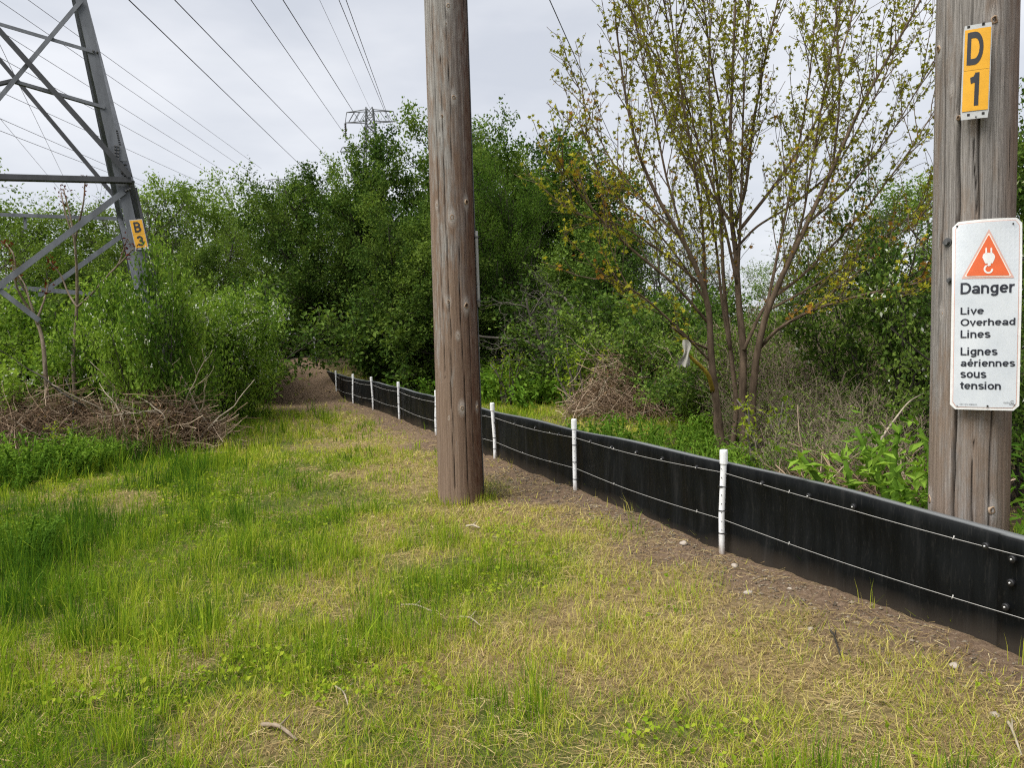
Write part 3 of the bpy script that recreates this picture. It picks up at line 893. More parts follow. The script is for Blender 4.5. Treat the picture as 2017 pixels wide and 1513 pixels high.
RY = 4.15
rb = P(1907, 1040, RY)
rtop = P(1926, 0, RY)
rdir = (rtop - rb) / (rtop[2] - rb[2])
rb = rb - rdir * (rb[2] - 0.0)
rt8 = rb + rdir * 8.5
RR = 0.194
kr = [knot_at(rb, rt8, RR, *k) for k in [(1958, 44, 0.030), (1874, 168, 0.014), (1887, 227, 0.017), (1846, 72, 0.028), (1953, 1002, 0.030), (1829, 1000, 0.032), (1853, 616, 0.018)]]
right_pole, face_r = make_pole('utility_pole', rb, rt8, RR, 0.185, M['wood_right'], kr,
                               [(-0.36, -0.2, 3.05, 0.0065, 0.035), (0.10, 2.0, 2.95, 0.005, 0.022), (0.0, 2.1, 2.6, 0.003, 0.015), (-0.85, 1.4, 6, 0.004, 0.012), (0.12, -0.2, 1.0, 0.004, 0.014), (0.45, 0, 1.6, 0.004, 0.012), (-0.1, 2.5, 5, 0.003, 0.01)],
                               'wooden pole behind the fence carrying the danger sign and the D 1 plate', 9, na=200)
# two dark bolt heads beside the sign
for px, py, s in ((1866, 474, 0.016), (1871, 551, 0.011)):
    ka, kz, _ = knot_at(rb, rt8, RR, px, py, s)
    t = face_r + ka
    n = np.array([math.cos(t), math.sin(t), 0])
    c = on_pole(rb, rt8, RR, 0.185, ka, kz, 0.0, face_r)
    m = MB()
    m.tube([c - n * 0.01, c + n * 0.006], s * 1.5, 10)
    m.tube([c + n * 0.006, c + n * 0.022], s, 6)
    obj('bolt', m.mesh('bolt'), M['bolt'], right_pole)

# ------------------------------------------------------------------ signs
def text_mesh(s, bold=0.0):
    cu = bpy.data.curves.new('lettering', 'FONT')
    cu.body = s
    cu.size = 1.0
    cu.offset = bold
    cu.resolution_u = 4
    o = bpy.data.objects.new('lettering', cu)
    COL.objects.link(o)
    dg = bpy.context.evaluated_depsgraph_get()
    me = bpy.data.meshes.new_from_object(o.evaluated_get(dg))
    bpy.data.objects.remove(o)
    bpy.data.curves.remove(cu)
    v = np.zeros(len(me.vertices) * 3)
    me.vertices.foreach_get('co', v)
    v = v.reshape(-1, 3)[:, :2]
    f = [tuple(p.vertices) for p in me.polygons]
    bpy.data.meshes.remove(me)
    return v, f
def _arc(cx, cy, rx, ry, a0, a1, n=14):
    return [(cx + rx * math.cos(math.radians(a)), cy + ry * math.sin(math.radians(a))) for a in np.linspace(a0, a1, n)]
_ring = lambda cx, cy, rx, ry: _arc(cx, cy, rx, ry, 90, 450, 26)
GL = {   # stroke skeletons of a plain bold grotesque: (advance, strokes), capitals one unit high
    'D': (0.82, [[(0.085, 0), (0.085, 1)], [(0.085, 0.915), (0.36, 0.915)] + _arc(0.36, 0.5, 0.33, 0.415, 90, -90) + [(0.085, 0.085)]]),
    'a': (0.66, [_ring(0.27, 0.215, 0.19, 0.135), [(0.50, 0), (0.50, 0.46)], _arc(0.30, 0.46, 0.20, 0.195, 0, 160)]),
    'n': (0.66, [[(0.085, 0), (0.085, 0.74)], _arc(0.29, 0.43, 0.205, 0.225, 180, 0) + [(0.495, 0)]]),
    'g': (0.66, [_ring(0.29, 0.38, 0.205, 0.275), [(0.495, 0.74), (0.495, 0.0)] + _arc(0.29, 0.0, 0.205, 0.155, 0, -160)]),
    'e': (0.67, [_arc(0.31, 0.37, 0.225, 0.285, 0, 318, 24), [(0.085, 0.37), (0.55, 0.37)]]),
    'r': (0.45, [[(0.085, 0), (0.085, 0.74)], _arc(0.33, 0.38, 0.245, 0.275, 180, 78)]),
    'L': (0.64, [[(0.085, 0), (0.085, 1)], [(0.085, 0.085), (0.58, 0.085)]]),
    'i': (0.29, [[(0.085, 0), (0.085, 0.74)], [(0.085, 0.86), (0.085, 1.0)]]),
    'v': (0.62, [[(0.06, 0.74), (0.29, 0.04), (0.52, 0.74)]]),
    'O': (0.90, [_ring(0.43, 0.5, 0.345, 0.425)]),
    'h': (0.66, [[(0.085, 0), (0.085, 1)], _arc(0.29, 0.43, 0.205, 0.225, 180, 0) + [(0.495, 0)]]),
    'd': (0.66, [_ring(0.29, 0.37, 0.205, 0.285), [(0.495, 0), (0.495, 1)]]),
    's': (0.60, [_arc(0.27, 0.525, 0.185, 0.135, 20, 250) + _arc(0.28, 0.215, 0.195, 0.135, 75, -160)]),
    't': (0.42, [[(0.20, 0.93), (0.20, 0.24)] + _arc(0.33, 0.21, 0.13, 0.125, 180, 280), [(0.02, 0.665), (0.40, 0.665)]]),
    'o': (0.67, [_ring(0.31, 0.37, 0.225, 0.285)]),
    'u': (0.66, [[(0.085, 0.74), (0.085, 0.31)] + _arc(0.29, 0.31, 0.205, 0.225, 180, 360), [(0.495, 0.74), (0.495, 0)]]),
    '1': (0.55, [[(0.33, 0), (0.33, 1.0)], [(0.30, 0.90), (0.22, 0.80), (0.05, 0.77)]]),
    'B': (0.78, [[(0.085, 0), (0.085, 1)], [(0.085, 0.915), (0.36, 0.915)] + _arc(0.36, 0.715, 0.22, 0.20, 90, -90) + [(0.085, 0.515)], [(0.36, 0.515)] + _arc(0.36, 0.30, 0.25, 0.215, 90, -90) + [(0.085, 0.085)]]),
    '3': (0.70, [_arc(0.31, 0.70, 0.22, 0.215, 165, -80) + [(0.22, 0.50)], _arc(0.31, 0.29, 0.25, 0.205, 85, -165)])}
GL['\u00e9'] = (0.67, GL['e'][1] + [[(0.26, 0.86), (0.40, 1.03)]])
def set_text(s, box, sw, place):
    """strokes of lettering fitted to box (x0, y0, x1, y1); place(u, v, lift) carries them into space"""
    x, quads = 0.0, []
    for ch in s:
        adv, strokes = GL[ch]
        for st in strokes:
            p = np.array([q for i, q in enumerate(st) if i == 0 or abs(q[0] - st[i - 1][0]) + abs(q[1] - st[i - 1][1]) > 1e-6], float)
            t = np.gradient(p, axis=0)
            closed = np.allclose(p[0], p[-1])
            if closed:
                t[0] = t[-1] = p[1] - p[-2]
            t /= np.linalg.norm(t, axis=1, keepdims=True)
            nn = np.column_stack([-t[:, 1], t[:, 0]])
            k = np.ones(len(p))
            for i in range(1, len(p) - 1):
                c = unit(p[i] - p[i - 1]) @ unit(p[i + 1] - p[i])
                k[i] = 1 / max(0.45, math.sqrt((1 + c) / 2))
            off = nn * (sw / 2 * k)[:, None]
            quads.append((p + off + [x, 0], p - off + [x, 0]))
        x += adv
    al = np.concatenate([np.concatenate(q) for q in quads])
    lo, hi = al.min(0), al.max(0)
    fit = lambda q: (q - lo) / (hi - lo) * np.array([box[2] - box[0], box[3] - box[1]]) + np.array([box[0], box[1]])
    m = MB()
    for i, (a, b) in enumerate(quads):
        a, b = fit(a), fit(b)
        n = len(a)
        V = [place(u, v, 0.00025 * (i % 3)) for u, v in np.concatenate([a, b])]
        m.add(V, None, [[j, n + j, n + j + 1, j + 1] for j in range(n - 1)])
    return m.mesh('lettering')
def set_print(s, box, place):
    v, f = text_mesh(s, 0.0)
    lo, hi = v.min(0), v.max(0)
    uv = (v - lo) / (hi - lo) * np.array([box[2] - box[0], box[3] - box[1]]) + np.array([box[0], box[1]])
    me = bpy.data.meshes.new('small_print')
    me.from_pydata([tuple(place(a, b)) for a, b in uv], [], f)
    me.update()
    return me
class Board:
    """a flat plate hung at a pixel: u to the right, v up, measured in metres"""
    def __init__(s, px, py, Y, normal, up=None, bend=None):
        s.o = P(px, py, Y)
        s.n = unit(normal)
        s.v = unit(np.array([0, 0, 1.0]) if up is None else up)
        s.v = unit(s.v - s.n * (s.v @ s.n))
        s.u = np.cross(s.v, s.n)
        s.bend = bend or (lambda u, v: 0.0)
    def uv(s, px, py):
        d = ray(px, py)
        t = ((s.o - EYE) @ s.n) / (d @ s.n)
        q = EYE + d * t - s.o
        return q @ s.u, q @ s.v
    def at(s, u, v, lift=0.0):
        return s.u * u + s.v * v + s.n * (lift - s.bend(u, v))
    def poly(s, name, pts, lift, mat, parent, thick=0.0):
        """a thin plate or print of any convex or star-shaped outline, cut fine enough to follow the bend of the board"""
        ed = []
        for a, b in zip(pts, pts[1:] + pts[:1]):
            k = max(1, int(math.hypot(b[0] - a[0], b[1] - a[1]) / 0.012))
            ed += [(a[0] + (b[0] - a[0]) * q / k, a[1] + (b[1] - a[1]) * q / k) for q in range(k)]
        c = np.mean(np.array(pts), 0)
        n, R = len(ed), 7
        m = MB()
        V = [s.at(c[0], c[1], lift)]
        for r in range(1, R + 1):
            V += [s.at(c[0] + (x - c[0]) * r / R, c[1] + (y - c[1]) * r / R, lift) for x, y in ed]
        f3 = [[0, 1 + k, 1 + (k + 1) % n] for k in range(n)]
        f4 = [[1 + (r - 1) * n + k, 1 + r * n + k, 1 + r * n + (k + 1) % n, 1 + (r - 1) * n + (k + 1) % n] for r in range(1, R) for k in range(n)]
        if thick:
            o_ = len(V)
            V += [s.at(x, y, lift - thick) for x, y in ed]
            e0 = 1 + (R - 1) * n
            f4 += [[e0 + k, o_ + k, o_ + (k + 1) % n, e0 + (k + 1) % n] for k in range(n)]
        m.add(V, f3, f4)
        return obj(name, m.mesh(name), mat, parent)
def rrect(x0, y0, x1, y1, r, n=6):
    out = []
    for cx, cy, a0 in ((x1 - r, y1 - r, 0), (x0 + r, y1 - r, 90), (x0 + r, y0 + r, 180), (x1 - r, y0 + r, 270)):
        for k in range(n + 1):
            a = math.radians(a0 + 90 * k / n)
            out.append((cx + r * math.cos(a), cy + r * math.sin(a)))
    return out
def bounds(B, x0, y0, x1, y1):
    """a pixel box on the board as a box in its own metres"""
    ym, xm = (y0 + y1) / 2, (x0 + x1) / 2
    return (B.uv(x0, ym)[0], B.uv(xm, y1)[1], B.uv(x1, ym)[0], B.uv(xm, y0)[1])

SN = np.array([-0.47, -0.883, 0.0])
Bd = Board(1943, 620, 3.90, SN, up=rdir)
_x0, _y0, _x1, _y1 = bounds(Bd, 1874, 431, 2012, 808)
_w2, _h2 = (_x1 - _x0) / 2, (_y1 - _y0) / 2
Bd.o = Bd.o + Bd.u * (_x0 + _x1) / 2 + Bd.v * (_y0 + _y1) / 2
Bd.bend = lambda u, v: 0.055 * (max(0, (v / _h2 - 0.15)) / 0.85) ** 1.6 * (u / _w2) ** 2 + 0.008 * (u / _w2) ** 2
sign = empty('warning_sign', Bd.o)
# curved aluminium sheet with rounded corners
def sheet_plate(name, hw, hh, r, lift, thick, mat, parent, B, nu=14, nvv=40):
    us, vs = np.linspace(-1, 1, nu), np.linspace(-1, 1, nvv)
    v = []
    for b in vs:
        yy = b * hh
        ed = hh - abs(yy)
        inset = r - math.sqrt(max(0, r * r - (r - ed) ** 2)) if ed < r else 0
        for a in us:
            v.append((a * (hw - inset), yy))
    fr = [B.at(a, b, lift) for a, b in v]
    bk = [B.at(a, b, lift - thick) for a, b in v]
    n = len(v)
    f = []
    for j in range(nvv - 1):
        for i in range(nu - 1):
            q = j * nu + i
            f.append([q, q + 1, q + nu + 1, q + nu])
            f.append([n + q, n + q + nu, n + q + nu + 1, n + q + 1])
    rim = [i for i in range(nu)] + [j * nu + nu - 1 for j in range(1, nvv)] + [(nvv - 1) * nu + i for i in range(nu - 2, -1, -1)] + [j * nu for j in range(nvv - 2, 0, -1)]
    for a, b in zip(rim, rim[1:] + rim[:1]):
        f.append([a, n + a, n + b, b])
    me = bpy.data.meshes.new(name)
    me.from_pydata([tuple(q) for q in fr + bk], [], f)
    me.update()
    return obj(name, me, mat, parent)
sheet_plate('plate', _w2, _h2, 0.024, 0.0, 0.003, M['sign_rim'], sign, Bd)
sheet_plate('border_line', _w2 - 0.0115, _h2 - 0.0115, 0.017, 0.0012, 0.001, M['pink'], sign, Bd)
sheet_plate('face_panel', _w2 - 0.0145, _h2 - 0.0145, 0.015, 0.0024, 0.001, M['sign_white'], sign, Bd)
def tri_pts(px):
    return [Bd.uv(*q) for q in px]
def round_poly(pts, r, n=5):
    out = []
    k = len(pts)
    for i in range(k):
        p, a, b = np.array(pts[i]), np.array(pts[i - 1]), np.array(pts[(i + 1) % k])
        d1, d2 = unit(a - p), unit(b - p)
        for t in np.linspace(0, 1, n):
            q0, q1 = p + d1 * r, p + d2 * r
            out.append(tuple((1 - t) ** 2 * q0 + 2 * t * (1 - t) * p + t * t * q1))
    return out
T0 = tri_pts([(1894, 549), (1998, 547), (1948, 451)])
Bd.poly('triangle_edge', T0, 0.0036, M['pink'], sign)
cT = np.mean(np.array(T0), 0) - np.array([0, 0.004])
Bd.poly('triangle_line', round_poly([tuple(cT + (np.array(p) - cT) * 0.90) for p in T0], 0.010), 0.0046, M['cream'], sign)
Bd.poly('triangle', round_poly([tuple(cT + (np.array(p) - cT) * 0.835) for p in T0], 0.008), 0.0056, M['orange'], sign)
def zp(x, y):                                # pixel in the eightfold enlargement of the sign's top
    return Bd.uv(1860 + x / 7.567, 420 + y / 7.565)
Bd.poly('hook_block', [zp(*q) for q in [(608, 590), (720, 590), (742, 612), (758, 650), (742, 695), (718, 745), (608, 750), (588, 705), (566, 655), (578, 615)]], 0.0066, M['sign_rim'], sign)
for x in (610, 686):
    Bd.poly('hook_rope', [zp(x, 600), zp(x + 26, 600), zp(x + 26, 525), zp(x + 13, 508), zp(x, 525)], 0.0072, M['sign_rim'], sign)
hk = []
for k in range(15):
    a = math.radians(20 - 330 * k / 14 * 0.92)
    hk.append((655 + 70 * math.cos(a), 835 - 66 * math.sin(a)) if False else (655 + 71 * math.cos(math.radians(-5 + 250 * k / 14)), 832 + 68 * math.sin(math.radians(-5 + 250 * k / 14))))
inner = [(655 + (x - 655) * 0.62, 832 + (y - 832) * 0.62) for x, y in hk]
mh = MB()
outer3 = [Bd.at(*zp(*q), 0.0066) for q in hk]
inner3 = [Bd.at(*zp(*q), 0.0066) for q in inner]
mh.add(outer3 + inner3, None, [[i, i + 1, 15 + i + 1, 15 + i] for i in range(14)])
stem = [Bd.at(*zp(*q), 0.0069) for q in [(646, 745), (690, 745), (690, 778), (660, 790), (628, 775), (646, 768)]]
mh.add(stem, [[0, 5, 3], [0, 3, 1], [1, 3, 2], [5, 4, 3]])
obj('hook', mh.mesh('hook'), M['sign_rim'], sign)
for s, bx, bold in (('Danger', (1892, 555, 1999, 583), 0.022), ('Live', (1892, 605, 1938, 621), 0.022), ('Overhead', (1892, 627, 2000, 643), 0.022), ('Lines', (1892, 650, 1951, 665.5), 0.022),
                    ('Lignes', (1892, 684, 1965, 703.5), 0.022), ('a\u00e9riennes', (1892, 706.5, 2000, 722), 0.022), ('sous', (1891.5, 732.5, 1943, 744.5), 0.022), ('tension', (1891, 752, 1971.5, 767), 0.022)):
    obj('lettering', set_text(s, bounds(Bd, *bx), 0.165, lambda u, v, l: Bd.at(u, v, 0.0040 + l)), M['ink_blue'], sign)
for s, bx in (('CAT. ID # 20002141', (1890, 795, 1924, 798.5)), ('hydro', (1977, 791, 1989, 796.5)), ('one', (1988, 794.5, 1997, 798.5))):
    obj('small_print', set_print(s, bounds(Bd, *bx), lambda u, v: Bd.at(u, v, 0.0040)), M['ink_grey'], sign)
c0 = np.array(Bd.uv(1994, 791.5))
sw = MB()
ar = [(c0[0] + 0.0072 * math.cos(a), c0[1] + 0.0062 * math.sin(a)) for a in np.linspace(0.7, 5.6, 14)]
sw.tube([Bd.at(u, v, 0.0042) for u, v in ar], 0.0009, 4)
obj('logo_swirl', sw.mesh('logo_swirl'), M['ink_grey'], sign)
for px, py, r in ((1885, 444, 0.0048), (1997, 439, 0.0042), (1945, 800, 0.0048), (1885, 799, 0.0022), (2002, 798, 0.0022)):
    u, v = Bd.uv(px, py)
    u = max(-_w2 + 0.02, min(_w2 - 0.02, u))
    m = MB()
    m.tube([Bd.at(u, v, 0.002), Bd.at(u, v, 0.0065)], r, 10)
    obj('screw', m.mesh('screw'), M['hole'], sign)
tag(sign, 'white danger sign with orange hook triangle, English and French text, on pole', 'sign')

Bn = Board(1923, 139, 3.93, SN, up=rdir + Bd.u * 0.02)
_a0, _b0, _a1, _b1 = bounds(Bn, 1895, 47, 1951, 233)
Bn.o = Bn.o + Bn.u * (_a0 + _a1) / 2 + Bn.v * (_b0 + _b1) / 2
Bn.bend = lambda u, v: 0.9 * u * u
numsign = empty('number_plate', Bn.o)
nw, nh = (_a1 - _a0) / 2, (_b1 - _b0) / 2
sheet_plate('backing_strip', nw, nh, 0.004, 0.0, 0.003, M['plate'], numsign, Bn, 8, 12)
yb = bounds(Bn, 1898, 56, 1949, 217)
ymid = bounds(Bn, 1898, 137, 1949, 137)[1]
for v0, v1 in ((yb[1], ymid - 0.0008), (ymid + 0.0008, yb[3])):
    sub = [(x, y) for x, y in ((yb[0], v0), (0, v0), (yb[2], v0), (yb[2], v1), (0, v1), (yb[0], v1))]
    Bn.poly('yellow_tile', sub, 0.003, M['yellow'], numsign, 0.0012)
obj('letter', set_text('D', bounds(Bn, 1905, 62, 1937, 127), 0.19, lambda u, v, l: Bn.at(u, v, 0.0042 + l)), M['ink'], numsign)
obj('letter', set_text('1', bounds(Bn, 1910, 143, 1928, 208), 0.19, lambda u, v, l: Bn.at(u, v, 0.0042 + l)), M['ink'], numsign)
for px, py in ((1908, 52.5), (1937, 47), (1907.5, 226), (1936.5, 222.5)):
    u, v = Bn.uv(px, py)
    Bn.poly('square_hole', [(u - 0.006, v - 0.006), (u + 0.006, v - 0.006), (u + 0.006, v + 0.006), (u - 0.006, v + 0.006)], 0.0012, M['hole'], numsign)
for px, py in ((1938, 45), (1922, 231)):
    u, v = Bn.uv(px, py)
    m = MB()
    m.tube([Bn.at(u, v, -0.02), Bn.at(u, v + 0.004, 0.010)], 0.0032, 6)
    obj('nail', m.mesh('nail'), M['bolt'], numsign)
tag(numsign, 'yellow plate reading D 1 on a grey strip, nailed above the danger sign', 'number plate', 'yellow number plates')

# ------------------------------------------------------------------ the black fence
fence = empty('barrier_fence', (FA[0], FA[1], 0))
FO = np.array([FA[0], FA[1], 0.0])
PYS = [5.33, 7.50, 9.55, 12.06, 14.61, 16.79, 18.32, 20.65]
def fpt(y, off=0.0, z=0.0):
    return np.array([fline(y) + FN[0] * off, y + FN[1] * off, z])
_tk, _tv = [2.0, 3.45, 4.4, 5.33, 7.5, 10, 14, 20.6, 22.3], [0.59, 0.600, 0.645, 0.665, 0.640, 0.635, 0.635, 0.66, 0.72]
def ftop(y):
    return np.interp(y, _tk, _tv)
def sheet(y0, y1, off, n):
    ys = np.linspace(y0, y1, n)
    prof = 15
    V, D = [], []
    for y in ys:
        w = 0.012 * (fbm(y * 1.6, 0.3, 61, 3) - 0.5) * 2
        # pulled flat against each post, easing outwards between them
        top = ftop(y) + 0.006 * math.sin(y * 3.1)
        g = gz(*(fpt(y)[:2]))
        for k in range(prof):
            t = k / (prof - 1)
            z = (g - 0.14) * (1 - t) + (top - 0.012) * t
            bl = (0.034 * (fbm(y * 1.3, t * 1.6, 63, 3) - 0.5) + 0.014 * (fbm(y * 9, t * 1.2, 64, 2) - 0.5)) * 2 * math.sin(min(1.0, t * 0.9 + 0.05) * math.pi)
            V.append(fpt(y, off + w + bl - 0.02, z))
            D.append(0.0)
        lw = 0.085 + 0.008 * math.sin(y * 2.3)
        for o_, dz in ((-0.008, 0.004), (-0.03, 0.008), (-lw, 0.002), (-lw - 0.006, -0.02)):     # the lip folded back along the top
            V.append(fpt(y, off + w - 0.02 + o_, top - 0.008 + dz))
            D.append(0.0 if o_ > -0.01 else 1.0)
    m = prof + 4
    ii = (np.arange(n - 1)[:, None] * m + np.arange(m - 1)[None]).ravel()
    return mesh_arrays('sheet', np.array(V) - FO, [np.stack([ii, ii + 1, ii + m + 1, ii + m], -1)], {'lip_sheen': D}, smooth=True)
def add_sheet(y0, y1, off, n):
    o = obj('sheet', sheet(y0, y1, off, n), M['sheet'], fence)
    md = o.modifiers.new('thickness', 'SOLIDIFY')
    md.thickness = 0.004
    md.offset = 0
    return o
SEAM = 3.53
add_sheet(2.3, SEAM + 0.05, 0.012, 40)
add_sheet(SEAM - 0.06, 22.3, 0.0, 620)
postm = {}
def make_post(y, lean=0.0):
    base = fpt(y, 0.026)
    g = gz(base[0], base[1])
    top = 0.765
    e = empty('post', base - FO)
    e.parent = fence
    m = MB()
    m.tube([(0, 0, g - 0.2), (0, 0, 0.3), (lean * 0.3, 0, top - 0.09)], 0.0212, 14, False)
    obj('pipe', m.mesh('pipe', True), M['pvc'], e)
    m = MB()
    pr = [(0.0268, top - 0.100), (0.0282, top - 0.097), (0.0282, top - 0.012), (0.0255, top - 0.002), (0.018, top)]
    V = [(lean * 0.3 + r * math.cos(a), r * math.sin(a), z) for r, z in pr for a in np.arange(16) * math.pi / 8]
    V.append((lean * 0.3, 0, top))
    V.append((lean * 0.3, 0, top - 0.1))
    f4 = [[i * 16 + k, i * 16 + (k + 1) % 16, (i + 1) * 16 + (k + 1) % 16, (i + 1) * 16 + k] for i in range(4) for k in range(16)]
    m.add(V, [[64 + k, 64 + (k + 1) % 16, 80] for k in range(16)] + [[(k + 1) % 16, k, 81] for k in range(16)], f4)
    obj('cap', m.mesh('cap', False), M['pvc'], e)
    for z in (0.51, 0.335, 0.175):
        m = MB()
        zz_ = z + 0.01 * math.sin(y * 7 + z * 20)
        m.tube([(0, 0, zz_ - 0.004), (0, 0, zz_ + 0.004)], 0.0228, 14)
        m.tube([(0.0, -0.022, zz_), (0.03, -0.02, zz_ - 0.002), (0.055, 0.0, zz_ - 0.006)], 0.0022, 4)
        obj('cable_tie', m.mesh('cable_tie'), M['black'], e)
    m = MB()
    dv = unit([-base[0], -base[1], 0])
    for z in np.arange(0.20, 0.64, 0.062):
        m.tube([dv * 0.018 + np.array([0, 0, z]), dv * 0.0220 + np.array([0, 0, z])], 0.0036, 7)
    obj('screw_holes', m.mesh('screw_holes'), M['hole'], e)['kind'] = 'stuff'
    return e
for i, y in enumerate(PYS):
    make_post(y, 0.07 * math.sin(i * 2.1 + 1))
# the far corner post, black with a white cap, on the mound
cb = P(629, 735, 22.45)
ctp = P(618, 661, 22.45)
e = empty('post', (cb[0] - FO[0], cb[1] - FO[1], 0))
e.parent = fence
m = MB()
m.tube([(0, 0, cb[2] - 0.5), (ctp[0] - cb[0], 0, ctp[2] - 0.1)], 0.030, 10)
obj('pipe', m.mesh('pipe', True), M['black'], e)
m = MB()
d_ = ctp[0] - cb[0]
m.tube([(d_, 0, ctp[2] - 0.11), (d_, 0, ctp[2] - 0.01), (d_, 0, ctp[2])], [0.036, 0.036, 0.03], 12)
obj('cap', m.mesh('cap'), M['pvc'], e)
e['label'] = 'black post with a white cap at the far end of the fence'
# twine, one below the lip and one along the middle
def twine(zf, off, y0=2.3, y1=20.65):
    m = MB()
    ks = [y0] + [3.2] + PYS
    pts = []
    for a, b in zip(ks[:-1], ks[1:]):
        for t in np.linspace(0, 1, 16)[:-1]:
            y = a + (b - a) * t
            pts.append(fpt(y, off + 0.010 * math.sin(t * math.pi), zf(y) - 0.022 * math.sin(t * math.pi)))
    pts = np.array(pts)
    m.tube(pts - FO, 0.0013 + 0.00005 * pts[:, 1], 5)
    rng = np.random.default_rng(7)
    for y in np.arange(2.6, 20.6, 1.05):
        y = y + rng.uniform(-0.2, 0.2)
        k = np.argmin(abs(pts[:, 1] - y))
        c = pts[k] - FO
        m.tube([c + (-0.004, -0.004, -0.005), c + (0.0, -0.006, 0.002), c + (0.003, -0.005, 0.014)], 0.0028, 5)
    return obj('twine', m.mesh('twine', True), M['twine'], fence)
twine(lambda y: ftop(y) - 0.062, 0.012)
twine(lambda y: np.interp(y, [2, 3.45, 5.33, 7.5, 10, 21], [0.22, 0.25, 0.27, 0.275, 0.27, 0.28]), 0.014)
# round washers
def washer(y, z, r=0.0175):
    e = fpt(y, 0.016, z) - FO
    w = obj('washer', wm, None, fence, e)
    w.scale = (r / 0.021,) * 3
    obj('rivet', wm2, None, w)
nw_ = np.array([FN[0], FN[1], 0])
m = MB()
m.tube([-nw_ * 0.012, nw_ * 0.003, nw_ * 0.007], [0.021, 0.021, 0.014], 14)
wm = m.mesh('washer')
wm.materials.append(M['black'])
m = MB()
m.tube([nw_ * 0.006, nw_ * 0.012, nw_ * 0.014], [0.0050, 0.0046, 0.002], 8)
wm2 = m.mesh('rivet')
wm2.materials.append(M['rivet'])
for y in (3.62, 4.32, 4.62, 4.98, 5.62, 6.05, 6.42, 6.82, 7.2, 7.85, 8.4, 8.95, 9.9, 10.6):
    washer(y, ftop(y) - 0.060 - 0.012 * abs(math.sin(y * 3)))
for y, z in ((3.505, 0.505), (3.51, 0.392), (3.53, 0.27)):
    washer(y, z)
tag(fence, 'long low black plastic fence with white capped posts and twine', 'fence')

# ------------------------------------------------------------------ the near lattice tower
def lsec(w, t=0.014):
    return [(0, 0), (w, 0), (w, t), (t, t), (t, w), (0, w)]
TB, TT = P(280, 490, 12.0), P(171, 0, 12.3)
tdir = (TT - TB) / (TT[2] - TB[2])
def legR(h):
    return TB + tdir * (h - TB[2])
adir, bdir = np.array([-0.894, -0.447, 0]), np.array([-0.460, 0.888, 0])
half = lambda h: 2.72 - 0.17 * h
tower = empty('lattice_tower', legR(0))
TO = legR(0)
def angle_bar(name, p0, p1, w, u, v, parent=tower, mat='steel', t=0.014):
    m = MB()
    u, v = unit(u), unit(v)
    m.prism(lsec(w, t), np.asarray(p0) - TO, np.asarray(p1) - TO, u, v)
    return obj(name, m.mesh(name), M[mat], parent)
HT = 18.0
legs = [lambda h: legR(h), lambda h: legR(h) + adir * 2 * half(h), lambda h: legR(h) + bdir * 2 * half(h), lambda h: legR(h) + (adir + bdir) * 2 * half(h)]
sgn = [(1, 1), (-1, 1), (1, -1), (-1, -1)]
for lg, (sa, sb), lw_ in zip(legs, sgn, (0.155, 0.15, 0.11, 0.11)):
    angle_bar('leg', lg(-0.3), lg(13.5), lw_, adir * sa, bdir * sb, t=0.02)
# outer stub angle bolted behind the near leg, below the first strut
angle_bar('stub_angle', legR(-0.3) - adir * 0.03 + bdir * 0.35 - adir * 0.11, legR(4.10) - adir * 0.03 + bdir * 0.35 - adir * 0.11, 0.16, adir, bdir, t=0.02, mat='bolt')
def faceplane(px, py, lg):
    """where a pixel's line of sight meets the tower face that holds leg lg and runs along adir"""
    n = np.cross(tdir, adir)
    d = ray(px, py)
    t = ((lg(0) - EYE) @ n) / (d @ n)
    return EYE + d * t
def member(name, a, b, lg, w, ext=0.0, flip=1, off=0.0, mat='steel'):
    w = w * 0.72
    p, q = faceplane(*a, lg), faceplane(*b, lg)
    d = q - p
    p = p - d * ext
    n = unit(np.cross(tdir, adir))
    n = n if n[1] < 0 else -n
    p, q = p + n * off, q + n * off
    side = unit(np.cross(unit(d), n)) * flip
    return angle_bar(name, p - side * w * 0.5, q - side * w * 0.5, w, side, -n, t=0.012, mat=mat)
F0, F2 = legs[0], legs[2]
member('strut', (0, 352), (259, 358), F0, 0.115, 1.3, -1, 0.10, 'steel_shaded')
member('brace', (0, 66), (256, 352), F0, 0.110, 0.9, 1, 0.12, 'steel_shaded')
member('brace', (0, 194), (161, 2), F0, 0.085, 1.2, 1, 0.04)
member('tie_bar', (0, 48), (186, 103), F0, 0.075, 0.9, 1, 0.02)
member('tie_bar', (28, 160), (207, 212), F0, 0.070, 0.0, -1, 0.02)
member('tie_bar', (0, 165), (30, 158), F0, 0.070, 1.5, -1, 0.03, 'steel_shaded')
member('brace', (0, 563), (244, 378), F0, 0.120, 0.6, 1, 0.03)
member('brace', (0, 120), (256, 425), F2, 0.120, 0.9, 1, 0.08, 'steel_shaded')
member('strut', (0, 424), (256, 433), F2, 0.105, 1.3, 1, 0.06)
member('brace', (135, 540), (260, 450), F2, 0.140, 0.6, 1, 0.02)
member('strut', (0, 564), (210, 582), F2, 0.130, 1.0, 1, 0.03)
member('brace', (0, 572), (78, 632), F0, 0.10, 0.6, 1, 0.02)
member('tie_bar', (49, 428), (50, 452), F2, 0.07, 0.0, 1, 0.02)
